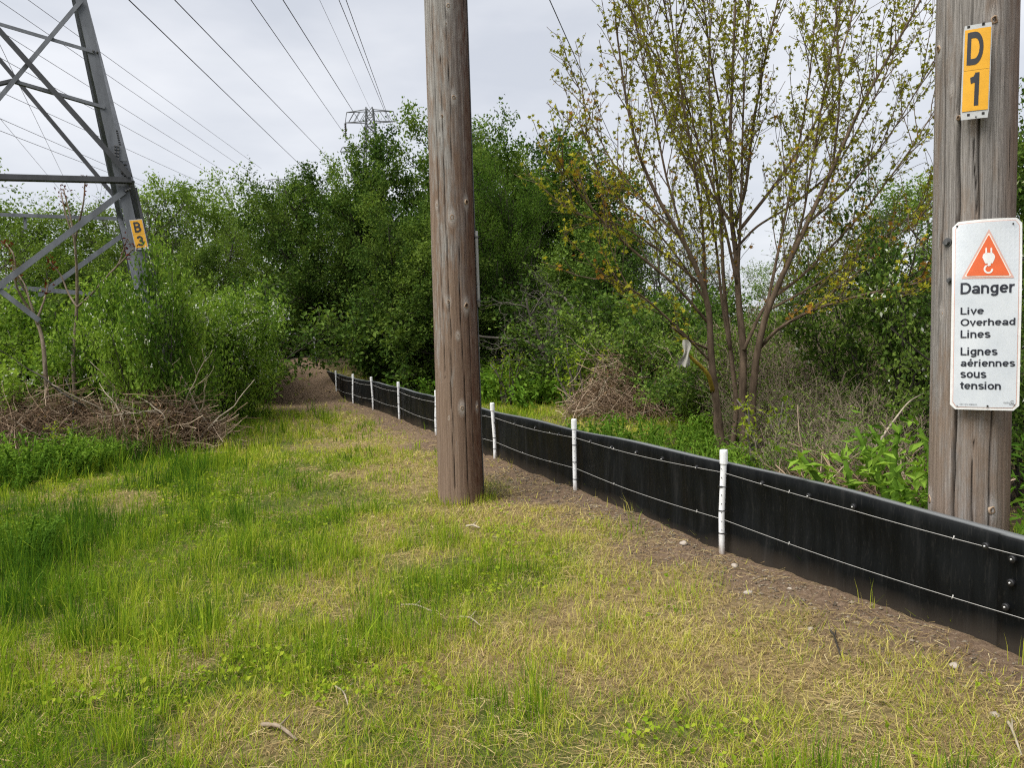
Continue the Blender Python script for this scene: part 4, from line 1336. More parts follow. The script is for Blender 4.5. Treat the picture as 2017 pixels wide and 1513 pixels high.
# the remaining two faces, out of the picture to the left
def span(name, p, q, w):
    d = unit(q - p)
    s_ = unit(np.cross(d, [0, 0, 1]) + 1e-6)
    return angle_bar(name, p, q, w, s_, np.cross(d, s_), t=0.012)
for i, j in ((0, 2), (1, 3)):
    span('strut', legs[i](4.14), legs[j](4.14), 0.11)
    span('brace', legs[i](4.14), legs[j](9.0), 0.10)
    span('brace', legs[j](4.14), legs[i](9.0), 0.10)
    span('brace', legs[i](4.14), (legs[i](0.4) + legs[j](0.4)) / 2, 0.10)
    span('brace', legs[j](4.14), (legs[i](0.4) + legs[j](0.4)) / 2, 0.10)
for i, j in ((0, 1), (2, 3)):
    span('strut', legs[i](9.0), legs[j](9.0), 0.09)
nA = unit(np.cross(tdir, adir))
nA = nA if nA[1] < 0 else -nA
td = unit(tdir)
def bolts(cells, name='bolt_group'):
    m = MB()
    for px, py in cells:
        c = faceplane(px, py, F0) + nA * 0.02 - TO
        m.tube([c - nA * 0.02, c + nA * 0.035], 0.016, 6)
    o = obj(name, m.mesh(name), M['bolt'], tower)
    o['kind'] = 'stuff'
    return o
splice = MB()
sc0 = faceplane(236, 303, F0) + nA * 0.016 - TO
splice.box(sc0, adir, nA, td, 0.080, 0.008, 0.12)
obj('splice_plate', splice.mesh('splice_plate'), M['steel'], tower)
bolts([(227 + i * 2.2 + j * 6 + (k % 2) * 0, 289 + k * 6.2 + j * 1.0) for k in range(5) for j in range(2) for i in (0,)])
bolts([(240, 341), (245, 346), (249, 351), (252, 355)])
bolts([(248, 377), (252, 375), (256, 373)])
bolts([(184, 102), (192, 104)])
m = MB()
for k in range(9):                                           # bolt heads standing off the leg's edge
    c = legR(4.65 + 0.035 * k) - adir * 0.0 - TO
    m.tube([c + bdir * 0.08, c + bdir * 0.08 - adir * 0.035], 0.014, 6)
for k in range(4):
    c = legR(4.22 + 0.06 * k) - TO
    m.tube([c + bdir * 0.08, c + bdir * 0.08 - adir * 0.05], 0.016, 6)
obj('bolt_group', m.mesh('bolt_group'), M['bolt'], tower)['kind'] = 'stuff'
tag(tower, 'grey steel lattice tower leg and bracing rising behind the shrubs', 'pylon')

# its number plate
up_t = tdir
Bt = Board(274, 463, 11.96, nA, up=up_t)
Bt.o = Bt.o + Bt.n * 0.0
Bt.o = faceplane(273.5, 463, F0) + nA * 0.045
tplate = empty('number_plate', Bt.o)
pw, ph = 0.092, 0.235
Bt.poly('backing_strip', [(-pw, -ph), (pw, -ph), (pw, ph), (-pw, ph)], 0, M['plate'], tplate, 0.004)
for v0, v1 in ((-ph + 0.025, -0.002), (0.002, ph - 0.012)):
    Bt.poly('yellow_tile', [(-pw + 0.008, v0), (pw - 0.008, v0), (pw - 0.008, v1), (-pw + 0.008, v1)], 0.004, M['yellow'], tplate, 0.002)
obj('letter', set_text('B', (-0.047, 0.030, 0.047, 0.195), 0.19, lambda u, v, l: Bt.at(u, v, 0.0065 + 4 * l)), M['ink'], tplate)
obj('letter', set_text('3', (-0.047, -0.185, 0.047, -0.025), 0.19, lambda u, v, l: Bt.at(u, v, 0.0065 + 4 * l)), M['ink'], tplate)
tag(tplate, 'yellow plate reading B 3 on the lattice tower leg', 'number plate', 'yellow number plates')

# ------------------------------------------------------------------ far towers and wires
def far_tower(name, px, top, Y, body_half, arms, label, mat='steel_far', th=0.13, insul=()):
    b = P(px, top, Y)
    H = b[2]
    e = empty(name, (b[0], Y, 0))
    u = Y / FPX
    hw = lambda z: np.interp(H - z, [0, H * 0.14, H], body_half)
    m = MB()
    for sx in (-1, 1):
        for sy in (-1, 1):
            m.tube([(sx * hw(z), sy * hw(z), z) for z in (0, H * 0.86, H)], th, 4)
    zs = [H]
    while zs[-1] > 1:
        zs.append(zs[-1] - max(1.6, hw(zs[-1]) * 2.0))
    zs[-1] = max(zs[-1], 0)
    for z0, z1 in zip(zs[:-1], zs[1:]):
        a, c = hw(z0), hw(z1)
        for sy in (-1, 1):
            m.tube([(-a, sy * a, z0), (c, sy * c, z1)], th * 0.55, 4)
            m.tube([(a, sy * a, z0), (-c, sy * c, z1)], th * 0.55, 4)
            m.tube([(sy * a, -a, z0), (sy * c, c, z1)], th * 0.55, 4)
            m.tube([(-c, sy * c, z1), (c, sy * c, z1)], th * 0.5, 4)
    obj('body', m.mesh('body'), M[mat], e)
    for (y_up, y_lo, xl, xr) in arms:                         # crossarm: upper and lower chord between two tips
        m = MB()
        zu, zl = H - (y_up - top) * u, H - (y_lo - top) * u
        for sx, reach in ((-1, (px - xl) * u), (1, (xr - px) * u)):
            for sy in (-1, 1):
                r0 = hw(zl) * 0.9
                tip = (sx * reach, 0, zl)
                m.tube([(sx * r0, sy * r0, zl), tip], th * 0.7, 4)
                m.tube([(sx * r0, sy * r0, zu), (sx * reach * 0.93, 0, zu - (zu - zl) * 0.12)], th * 0.7, 4)
                for k in (0.3, 0.6, 0.85):
                    m.tube([(sx * (r0 + (reach - r0) * k), sy * r0 * (1 - k), zl), (sx * (r0 + (reach - r0) * max(0, k - 0.3)), sy * r0 * (1 - k), zu - 0.1 * (zu - zl))], th * 0.45, 4)
            m.tube([(sx * reach, 0, zl), (sx * reach * 0.93, 0, zu - (zu - zl) * 0.12)], th * 0.6, 4)
        obj('crossarm', m.mesh('crossarm'), M[mat], e)
    for (ix, y0, y1) in insul:
        m = MB()
        z0, z1 = H - (y0 - top) * u, H - (y1 - top) * u
        n = 25
        zz_ = np.linspace(z0, z1, n)
        m.tube([((ix - px) * u, 0, z) for z in zz_], [0.30 if k % 3 == 1 else 0.12 for k in range(n)], 8)
        obj('insulator_string', m.mesh('insulator_string'), M['insulator'], e)
    tag(e, label, 'pylon', 'distant pylons')
    return e
far_tower('transmission_tower', 728, 212, 150.0, [0.6, 1.0, 3.8], [(217, 239, 680, 777), (285, 294, 668, 788)], 'tall dark pylon with flat crossarms rising behind the trees', insul=[(680, 240, 268)])
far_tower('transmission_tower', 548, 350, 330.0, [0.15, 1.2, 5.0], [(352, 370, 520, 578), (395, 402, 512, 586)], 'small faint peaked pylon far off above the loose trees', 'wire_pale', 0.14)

def wire(far_, near, label, r, mat='wire', over=1.0, sag=0.0):
    p, q = P(*far_), P(*near)
    d = q - p
    q = p + d * (1 + over)
    n = 40
    t = np.linspace(0, 1, n)
    pts = p[None] + (q - p)[None] * t[:, None]
    pts[:, 2] -= sag * 4 * t * (1 - t)
    m = MB()
    m.tube(pts - p, r, 5)
    o = obj('overhead_wire', m.mesh('overhead_wire', True), M[mat], None, p)
    tag(o, label, 'wire', 'overhead wires')
wire((600, 333, 150), (255, 0, 48), 'dark wire crossing the sky just right of the near tower top', 0.038)
wire((650, 315, 150), (345, 0, 50), 'second dark wire to the right of the near tower', 0.036)
wire((680, 266, 150), (495, 0, 60), 'dark wire running down to the insulator on the far pylon', 0.036)
wire((735, 282, 150), (558, 0, 56), 'dark wire crossing in front of the far pylon crossarm', 0.038)
wire((728, 212, 150), (630, 0, 75), 'thin pale wire ending at the far pylon peak', 0.022, 'wire_pale')
wire((766, 239, 150), (668, 0, 66), 'left one of two close wires right of the far pylon', 0.036)
wire((776, 262, 150), (682, 0, 66), 'right one of two close wires right of the far pylon', 0.036)
wire((1245, 365, 60), (1083, 0, 22), 'lone dark wire slanting down into the yellowish maple', 0.016)
wire((1541, 199, 40), (1842, 52, 20), 'thin wire passing behind the maple twigs beside the signed pole', 0.008)
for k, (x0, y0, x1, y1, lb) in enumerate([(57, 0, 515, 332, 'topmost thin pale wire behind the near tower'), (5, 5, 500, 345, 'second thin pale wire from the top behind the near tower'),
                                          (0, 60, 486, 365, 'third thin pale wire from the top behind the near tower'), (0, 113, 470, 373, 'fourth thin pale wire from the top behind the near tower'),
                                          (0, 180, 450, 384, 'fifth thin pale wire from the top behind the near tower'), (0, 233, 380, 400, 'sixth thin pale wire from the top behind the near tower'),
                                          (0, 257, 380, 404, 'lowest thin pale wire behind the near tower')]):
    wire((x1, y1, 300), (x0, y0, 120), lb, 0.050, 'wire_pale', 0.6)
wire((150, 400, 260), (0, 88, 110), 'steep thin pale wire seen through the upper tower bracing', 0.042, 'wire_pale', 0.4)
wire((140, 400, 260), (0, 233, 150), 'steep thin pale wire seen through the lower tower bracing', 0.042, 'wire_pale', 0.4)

# ------------------------------------------------------------------ trees and shrubs
GR, LT, RT = 'trees of the dark grove', 'loose trees behind the tower', 'thin trees behind the maple'
put('tall_c', 'grove_tree', 590, 30.0, 342, 'green tree at the left end of the grove above the path', 'tree', GR, 0.3)
put('tall_a', 'grove_tree', 668, 27.0, 340, 'dense tree right below the far pylon arm', 'tree', GR, 1.2)
put('tall_b', 'grove_tree', 742, 27.0, 315, 'tall tree covering the foot of the far pylon', 'tree', GR, 2.6)
put('tall_a', 'grove_tree', 838, 25.5, 222, 'tallest grove tree, just left of the bare wooden pole', 'tree', GR, 3.9, 0.75)
put('tall_c', 'grove_tree', 925, 28.0, 262, 'grove tree showing on both sides of the bare wooden pole', 'tree', GR, 5.1)
put('fine', 'grove_tree', 985, 22.5, 312, 'fine-leaved upright tree right of the bare wooden pole', 'tree', GR, 0.8, 1.0)
put('tall_b', 'grove_tree', 1030, 28.0, 226, 'tall dark tree behind the fine-leaved one', 'tree', GR, 0.2)
put('tall_a', 'grove_tree', 1120, 27.0, 262, 'dark rounded tree behind the maple left branch tips', 'tree', GR, 5.4)
put('tall_b', 'grove_tree', 1215, 26.0, 330, 'dark tree at the right end of the grove behind the maple', 'tree', GR, 1.9)
put('tall_c', 'grove_tree', 880, 21.5, 400, 'lower dark tree hidden mostly by the bare wooden pole', 'tree', GR, 4.4, 1.15)
put('tall_a', 'grove_tree', 800, 21.5, 420, 'low dark spreading tree overhanging the middle of the fence', 'tree', GR, 2.2, 0.85)
put('tall_b', 'grove_tree', 1120, 21.0, 440, 'low dark tree behind the dead grey branches', 'tree', GR, 3.1, 1.2)
put('loose_a', 'loose_tree', 540, 31.0, 362, 'loose airy tree beside the small faint pylon', 'tree', LT, 0.4)
put('loose_b', 'loose_tree', 492, 36.0, 336, 'thin airy tree with bare twigs left of the faint pylon', 'tree', LT, 1.7)
put('loose_a', 'loose_tree', 432, 33.0, 368, 'leafy airy tree midway between tower leg and grove', 'tree', LT, 2.9)
put('loose_a', 'loose_tree', 362, 29.0, 374, 'bushy airy tree a little right of the tower leg', 'tree', LT, 4.0, 1.1)
put('twiggy', 'loose_tree', 300, 27.0, 368, 'nearly bare twiggy tree right beside the tower leg', 'tree', LT, 0.7)
put('loose_b', 'loose_tree', 232, 30.0, 372, 'airy tree seen just left of the tower leg', 'tree', LT, 5.2, 1.1)
put('loose_a', 'loose_tree', 160, 27.0, 392, 'leafy tree behind the bare red-budded sapling', 'tree', LT, 0.9, 1.1)
put('loose_b', 'loose_tree', 88, 28.0, 402, 'airy tree behind the lower tower strut', 'tree', LT, 2.2, 1.2)
put('loose_a', 'loose_tree', 20, 29.0, 392, 'leafy tree low behind the tower at the picture edge', 'tree', LT, 3.3, 1.2)
put('loose_b', 'loose_tree', -28, 22.0, 330, 'tall airy tree cut by the picture edge above the tower strut', 'tree', LT, 4.1)
put('tall_c', 'grove_tree', 430, 25.0, 470, 'low bushy tree between the blossoming shrub and the loose trees', 'tree', GR, 3.6, 0.95)
put('tall_c', 'grove_tree', 120, 22.0, 480, 'low bushy tree behind the tower diagonal brace', 'tree', GR, 0.6, 1.2)
put('tall_c', 'grove_tree', 290, 21.5, 500, 'low bushy tree right behind the B 3 plate', 'tree', GR, 5.6, 1.2)
put('twiggy', 'thin_tree', 1300, 24.0, 400, 'thin twiggy tree behind the left half of the maple', 'tree', RT, 0.1)
put('twiggy', 'thin_tree', 1400, 27.0, 470, 'thin twiggy tree behind the maple trunk', 'tree', RT, 1.4)
put('loose_b', 'thin_tree', 1520, 29.0, 520, 'low airy tree just right of the maple trunk', 'tree', RT, 2.5, 1.3)
put('twiggy', 'thin_tree', 1600, 15.0, 430, 'dark twiggy tree with a short trunk right of the maple', 'tree', RT, 3.5, 0.9)
put('twiggy', 'thin_tree', 1700, 20.0, 420, 'thin twiggy tree midway between maple and signed pole', 'tree', RT, 4.6)
put('loose_a', 'thin_tree', 1790, 22.0, 330, 'leafy airy tree just left of the signed pole', 'tree', RT, 5.5)
put('loose_a', 'thin_tree', 1660, 30.0, 560, 'low airy tree far back right of the maple', 'tree', RT, 0.6, 1.5)
put('tall_c', 'grove_tree', 2062, 9.0, 120, 'leafy tree cut by the picture edge right of the signed pole', 'tree', GR, 1.0, 0.8)

SG = 'dark shrubs under the trees'
for px, Y, top, kd, rot, lb in ((425, 21.5, 575, 'shrub_dark', 0.2, 'dark shrub left of the path foot'), (570, 27.0, 565, 'shrub_dark', 1.3, 'dark shrub at the head of the path'),
                                (668, 27.5, 555, 'shrub_dark', 2.2, 'dark shrub behind the black corner post'), (775, 23.5, 575, 'shrub_dark', 3.0, 'dark shrub behind the farthest white posts'),
                                (790, 21.5, 560, 'shrub_dark', 4.0, 'dark shrub just left of the bare wooden pole'), (860, 22.5, 540, 'shrub_dark', 5.0, 'dark shrub behind the bare wooden pole'),
                                (965, 22.6, 575, 'shrub_dark', 0.9, 'dark shrub just right of the bare wooden pole'), (1045, 22.6, 560, 'shrub_dark', 1.9, 'dark shrub under the dead grey branches'),
                                (1120, 21.0, 590, 'shrub_mid', 2.9, 'green shrub above the nettle patch'), (1200, 17.5, 580, 'shrub_mid', 3.9, 'green shrub behind the bramble heap'),
                                (1280, 15.5, 590, 'shrub_mid', 4.9, 'green shrub left of the maple trunk'), (1345, 18.0, 570, 'shrub_mid', 5.9, 'green shrub right behind the maple trunk'),
                                (430, 19.5, 555, 'shrub_mid', 0.5, 'mid green shrub behind the blossoming shrub'), (20, 18.0, 560, 'shrub_mid', 1.5, 'mid green shrub under the tower at the picture edge'),
                                (1365, 13.5, 640, 'shrub_mid', 0.7, 'leafy shrub just behind the maple foot, left side'), (1470, 14.5, 655, 'shrub_mid', 1.7, 'leafy shrub just behind the maple foot, right side'), (1700, 13.5, 640, 'shrub_mid', 2.7, 'leafy shrub behind the leaning dry stalk'),
                                (1440, 22.0, 610, 'shrub_mid', 2.5, 'mid green shrub seen between the maple stems'), (1560, 20.0, 620, 'shrub_mid', 3.5, 'mid green shrub low behind the dry thicket'),
                                (1660, 16.0, 600, 'shrub_mid', 4.5, 'mid green shrub right in the dry thicket'), (1760, 15.0, 520, 'shrub_mid', 5.5, 'mid green shrub behind the white-flowered one')):
    put(kd, 'shrub', px, Y, top, lb, 'shrub', SG, rot, 1.1, 'foliage', 'stems')
BG_ = 'white-flowered shrubs'
put('blossom_a', 'blossoming_shrub', 345, 15.4, 548, 'wide bright shrub full of white blossom, right of the B 3 plate', 'shrub', BG_, 0.4, 0.85, 'foliage', 'stems')
put('blossom_b', 'blossoming_shrub', 300, 11.75, 494, 'tall bright shrub wrapped round the foot of the tower leg', 'shrub', BG_, 1.4, 0.46, 'foliage', 'stems')
put('blossom_a', 'blossoming_shrub', 400, 14.4, 610, 'low blossoming shrub between the brush heap and the path', 'shrub', BG_, 2.4, 0.66, 'foliage', 'stems')
put('blossom_b', 'blossoming_shrub', 190, 13.6, 560, 'green shrub behind the bare red-budded sapling', 'shrub', BG_, 3.4, 0.9, 'foliage', 'stems')
put('blossom_b', 'blossoming_shrub', 60, 14.0, 585, 'green shrub left of the bare red-budded sapling', 'shrub', BG_, 4.4, 0.95, 'foliage', 'stems')
put('blossom_b', 'blossoming_shrub', -50, 13.4, 600, 'green shrub at the picture edge under the tower', 'shrub', BG_, 5.4, 1.0, 'foliage', 'stems')
put('blossom_b', 'blossoming_shrub', 235, 12.9, 560, 'rounded green shrub between the sapling and the tower leg', 'shrub', BG_, 0.9, 0.62, 'foliage', 'stems')
put('blossom_a', 'blossoming_shrub', 430, 15.6, 575, 'rounded blossoming shrub beside the dirt path', 'shrub', BG_, 4.9, 0.62, 'foliage', 'stems')
put('blossom_a', 'blossoming_shrub', 478, 16.6, 585, 'narrow blossoming shrub nearest the dirt path', 'shrub', BG_, 5.9, 0.5, 'foliage', 'stems')
put('blossom_c', 'blossoming_shrub', 1785, 9.3, 340, 'dark tall shrub with white flowers beside the signed pole', 'shrub', BG_, 0.8, 0.75, 'foliage', 'stems')
put('blossom_c', 'blossoming_shrub', 2030, 6.8, 420, 'dark leafy shrub behind the signed pole at the picture edge', 'shrub', BG_, 2.2, 0.7, 'foliage', 'stems')

TG = 'dry twig thickets behind the maple'
for px, Y, top, rot, lb in ((1500, 12.0, 600, 0.1, 'dry grey-brown thicket just right of the maple trunk'), (1580, 12.5, 590, 1.1, 'dry thicket under the long low maple limb'),
                            (1660, 12.2, 585, 2.1, 'dry thicket midway between maple and signed pole'), (1740, 11.6, 600, 3.1, 'dry thicket beside the white-flowered dark shrub'),
                            (1455, 10.4, 760, 5.1, 'dry twigs crowding the maple foot'),
                            (1550, 9.5, 720, 0.6, 'low dry thicket in front, right of the maple foot'), (1640, 9.0, 730, 1.6, 'low dry thicket in front, nearer the signed pole'),
                            (1720, 8.2, 760, 3.6, 'low dry thicket close to the signed pole'), (1590, 6.9, 800, 4.6, 'lowest dry thicket right behind the fence top'), (1690, 6.6, 815, 5.6, 'sparse dry stems behind the leaning stalk')):
    put('thicket', 'thicket', px, Y, top, lb, 'thicket', TG, rot, 1.25, 'leaves', 'twigs')
WG = 'weed patches'
for px, Y, H, kd, rot, lb in ((965, 20.2, 0.75, 'weed_low', 0.1, 'nettle patch just right of the bare wooden pole'), (1020, 20.0, 0.95, 'weed', 1.1, 'tall nettle patch behind the fence near the bare pole'),
                              (1068, 19.2, 0.95, 'weed', 2.1, 'nettle patch left of the bramble heap'), (1118, 18.0, 0.85, 'weed_low', 3.1, 'nettle patch touching the bramble heap'),
                              (1285, 10.2, 0.5, 'weed_low', 4.1, 'green weeds below the bramble heap'), (1350, 8.3, 0.45, 'weed', 5.1, 'green weeds left of the maple foot'),
                              (1540, 7.4, 0.45, 'weed', 0.4, 'green weeds right of the maple foot'), (1620, 7.1, 0.5, 'weed', 1.4, 'broad green weeds behind the fence top, middle'),
                              (1700, 7.1, 0.42, 'weed', 2.4, 'tall green weeds near the leaning dry stalk'), (1775, 6.7, 0.45, 'weed', 3.4, 'tall green weeds just left of the signed pole'),
                              (62, 9.6, 0.55, 'weed', 4.4, 'leafy weeds in front of the brush heap'), (150, 10.0, 0.40, 'weed', 5.4, 'leafy weeds at the right of the pair before the brush heap'),
                              (10, 9.3, 0.38, 'weed_low', 0.8, 'leafy weeds at the picture edge below the brush heap'), (-10, 5.6, 0.32, 'weed', 1.8, 'dark weeds in the grass at the left picture edge'),
                              (1990, 4.9, 0.9, 'weed', 2.8, 'weeds just right of the signed pole foot')):
    put(kd, 'weed_patch', px, Y, None, lb, 'weeds', WG, rot, 1.35 if Y < 15 else 1.7, 'leaves', 'stalks', H)
for px, Y, H, rot, lb in ((1130, 15.0, 1.5, 0.3, 'bright yellow-green sprig in front of the dark shrubs'), (1000, 17.0, 1.25, 1.3, 'small light sprig beside the bare wooden pole'),
                          (1515, 7.4, 0.95, 2.3, 'yellowish sprig right of the maple foot'), (120, 10.2, 0.62, 3.3, 'reddish-tipped light sprig before the brush heap')):
    put('sprig', 'sprig', px, Y, None, lb, 'sapling', 'light sprigs', rot, 1.0, 'leaves', 'stems', H)

# the young maple --------------------------------------------------
rng = np.random.default_rng(2024)
MY = 9.3
mo = G(1450, 908)
mo[2] = gz(mo[0], mo[1])
maple = empty('maple_tree', mo)
limbs = [  # pixel polylines, depth at start and end, thickness at start and end
    ([(1425, 905), (1412, 800), (1400, 700), (1398, 620), (1385, 560), (1350, 480), (1300, 400), (1255, 300), (1230, 180), (1212, 40)], 9.2, 8.6, 0.075, 0.012),
    ([(1468, 910), (1462, 800), (1465, 690), (1455, 600), (1450, 500), (1440, 430), (1437, 280), (1445, 100), (1452, -90)], 9.35, 9.7, 0.085, 0.014),
    ([(1478, 905), (1482, 780), (1490, 700), (1508, 620), (1542, 540), (1590, 440), (1640, 330), (1700, 200), (1780, 60), (1835, -40)], 9.3, 8.5, 0.075, 0.012),
    ([(1445, 445), (1400, 380), (1340, 300), (1300, 190), (1262, 40), (1250, -40)], 9.6, 10.5, 0.035, 0.010),
    ([(1448, 445), (1470, 370), (1482, 250), (1510, 100), (1545, -60)], 9.6, 9.0, 0.035, 0.010),
    ([(1455, 455), (1530, 360), (1610, 240), (1672, 60), (1700, -70)], 9.5, 10.4, 0.036, 0.010),
    ([(1488, 695), (1530, 648), (1600, 610), (1700, 580), (1800, 560), (1850, 540)], 9.25, 7.9, 0.036, 0.010),
    ([(1402, 715), (1350, 660), (1270, 585), (1205, 548), (1168, 550)], 9.1, 8.2, 0.026, 0.006),
    ([(1398, 640), (1330, 560), (1230, 480), (1155, 400), (1110, 335), (1092, 300)], 9.15, 8.3, 0.030, 0.007),
    ([(1350, 480), (1270, 400), (1205, 320), (1165, 240), (1136, 160)], 9.0, 9.9, 0.024, 0.006),
    ([(1465, 690), (1505, 600), (1590, 535), (1700, 420), (1790, 300), (1842, 215)], 9.35, 10.3, 0.036, 0.009),
    ([(1438, 300), (1405, 150), (1385, 0), (1375, -80)], 9.65, 9.2, 0.022, 0.008),
    ([(1390, 570), (1385, 450), (1370, 330), (1345, 200), (1325, 60), (1315, -50)], 9.0, 8.5, 0.026, 0.008),
    ([(1449, 490), (1490, 445), (1560, 405), (1650, 330), (1740, 160), (1790, 30)], 9.5, 9.9, 0.026, 0.008),
    ([(1640, 330), (1655, 200), (1650, 60), (1640, -60)], 8.9, 9.3, 0.022, 0.008),
    ([(1400, 690), (1360, 672), (1325, 645)], 9.15, 8.7, 0.024, 0.020),
    ([(1345, 690), (1395, 735), (1404, 770)], 8.8, 9.1, 0.020, 0.026),
    ([(1418, 890), (1408, 840), (1412, 800)], 9.15, 9.15, 0.03, 0.04),
    ([(1452, 560), (1425, 430), (1375, 280), (1330, 120), (1300, -40)], 9.4, 9.0, 0.030, 0.008),
    ([(1453, 560), (1460, 400), (1464, 200), (1478, -20)], 9.5, 9.1, 0.030, 0.009),
    ([(1505, 630), (1532, 500), (1562, 350), (1592, 180), (1612, -30)], 9.2, 9.6, 0.032, 0.008),
    ([(1545, 535), (1580, 440), (1600, 320), (1628, 150), (1660, -20)], 9.0, 8.7, 0.024, 0.007),
    ([(1590, 440), (1665, 380), (1765, 250), (1838, 120)], 8.9, 9.2, 0.022, 0.006),
    ([(1395, 600), (1345, 520), (1290, 450), (1215, 390), (1172, 330), (1152, 250)], 9.1, 9.5, 0.024, 0.006),
    ([(1386, 565), (1310, 500), (1220, 440), (1140, 425), (1098, 390)], 9.05, 8.7, 0.022, 0.005),
    ([(1438, 690), (1422, 600), (1411, 480), (1390, 360), (1350, 250), (1292, 100), (1268, -20)], 9.45, 9.9, 0.030, 0.008),
    ([(1350, 480), (1312, 350), (1287, 220), (1262, 100), (1240, -30)], 8.9, 9.3, 0.024, 0.007),
    ([(1600, 608), (1680, 545), (1762, 470), (1842, 400)], 8.8, 9.3, 0.020, 0.006),
    ([(1512, 612), (1600, 565), (1700, 500), (1800, 420), (1842, 372)], 9.2, 9.8, 0.022, 0.006),
    ([(1440, 905), (1452, 800), (1440, 700), (1425, 560), (1420, 420), (1400, 250), (1395, 100), (1410, -50)], 9.5, 10.2, 0.055, 0.010),
]
mseg = []
sub = [lv(0.14, 0.07, 0.10, taper=0.8), {**lv(0.09, 0.10, 0.07), 'n': 5, 'from': 0.15, 'angle': (20, 50), 'len': (0.18, 0.45), 'r': 0.0035, 'shorten': 0.4}]
def smooth_path(pts, k=6):
    pts = np.array(pts)
    n = len(pts)
    t = np.arange(n)
    tt = np.linspace(0, n - 1, (n - 1) * k + 1)
    out = np.stack([np.interp(tt, t, pts[:, i]) for i in range(3)], -1)
    for _ in range(3):
        out[1:-1] = (out[:-2] + 2 * out[1:-1] + out[2:]) / 4
    return out
for li, (pp, y0, y1, r0, r1) in enumerate(limbs):
    n = len(pp)
    pts = smooth_path([P(x, y, y0 + (y1 - y0) * i / (n - 1)) for i, (x, y) in enumerate(pp)])
    if li in (0, 1, 2, len(limbs) - 1):
        pts[0, 2] = gz(pts[0, 0], pts[0, 1]) - 0.1
    if li == 16:
        m = MB()
        m.tube(pts - mo, np.linspace(0.018, 0.03, len(pts)), 8)
        o = obj('broken_limb', m.mesh('broken_limb', True), M['moss'], maple)
        o['label'] = 'broken limb yellow with lichen'
        continue
    mseg.append((pts, np.linspace(r0 * 0.64, r1 * 0.72, len(pts)), 0))
    if li in (15, 17):
        continue
    ln = np.linalg.norm(np.diff(pts, axis=0), axis=1)
    cum = np.concatenate([[0], np.cumsum(ln)])
    s = cum[-1] * (0.42 if li in (0, 1, 2, len(limbs) - 1) else 0.12)
    while s < cum[-1]:
        k = min(np.searchsorted(cum, s), len(pts) - 2)
        ax = unit(pts[k + 1] - pts[k])
        az = rng.uniform(0, 2 * math.pi)
        e1 = unit(np.cross(ax, [0.3, 0.5, 0.8]))
        e2 = np.cross(ax, e1)
        ang = math.radians(rng.uniform(22, 48))
        dc = ax * math.cos(ang) + (e1 * math.cos(az) + e2 * math.sin(az)) * math.sin(ang) + np.array([0, 0, 0.25])
        out = []
        grow(rng, out, pts[k], dc, rng.uniform(0.35, 0.8) if pts[-1][0] < 1.2 else rng.uniform(0.4, 1.15), 0.0075, 0, sub)
        mseg += [(a, b, l + 1) for a, b, l in out]
        s += rng.uniform(0.11, 0.25)
mb = MB()
for pts, rad, l in mseg:
    mb.tube(pts - mo, np.maximum(rad, 0.0035), (10, 5, 3)[l], cap=(l == 0))
obj('trunk', mb.mesh('trunk', True), M['bark_maple'], maple)
an = anchors([s_ for s_ in mseg if s_[2] > 0], (1, 2), 0.055, rng, 0.2)
limb_tip = anchors([s_ for s_ in mseg if s_[2] == 0 and s_[1][0] < 0.06], (0,), 0.08, rng, 0.45)
an = np.concatenate([an, limb_tip])
keep = rng.uniform(size=len(an)) < 0.50
an = an[keep]
pos = np.repeat(an, 2, 0) + rng.normal(size=(len(an) * 2, 3)) * 0.026
pos[:, 2] += 0.01
tone = fbm(pos[:, 0] * 0.9 + 7, pos[:, 2] * 0.9 + pos[:, 1] * 0.4, 77, 3)
low = sstep(3.6, 1.6, pos[:, 2])                              # young leaves turn orange low on the left side and yellow lower down
shade = 0.58 + (tone - 0.5) * 0.7 + rng.normal(size=len(pos)) * 0.13 + low * 0.22
orange = (fbm(pos[:, 0] * 1.3 + 3, pos[:, 2] * 1.3, 79, 2) > 0.56) & (rng.uniform(size=len(pos)) < 0.85 * low + 0.14)
shade = np.where(orange, rng.uniform(0, 0.22, len(pos)), np.clip(shade, 0.28, 1))
obj('crown', lobed_mesh('crown', pos - mo, 0.041 * rng.uniform(0.6, 1.4, len(pos)), rng, shade), M['leaf_maple'], maple)
tag(maple, 'many-stemmed young maple with sparse yellow-green leaves behind the fence', 'tree')
# torn plastic caught on the broken limb
bp = P(1350, 690, 8.75)
nu, nv_ = 10, 16
V = []
for j in range(nv_):
    for i in range(nu):
        a, b = i / (nu - 1) - 0.5, j / (nv_ - 1)
        wd = 0.05 + 0.09 * b + 0.03 * math.sin(b * 9)
        V.append((a * wd + 0.02 * math.sin(b * 5), 0.03 * math.sin(a * 9 + b * 4) * (0.3 + b), -b * 0.30 + 0.12 + 0.025 * math.sin(i * 2.4) * b))
ii = (np.arange(nv_ - 1)[:, None] * nu + np.arange(nu - 1)[None]).ravel()
tag(obj('plastic_scrap', mesh_arrays('plastic_scrap', V, [np.stack([ii, ii + 1, ii + nu + 1, ii + nu], -1)], smooth=True), M['bag'], None, bp),
    'torn grey plastic scrap hanging from the broken maple limb', 'litter')

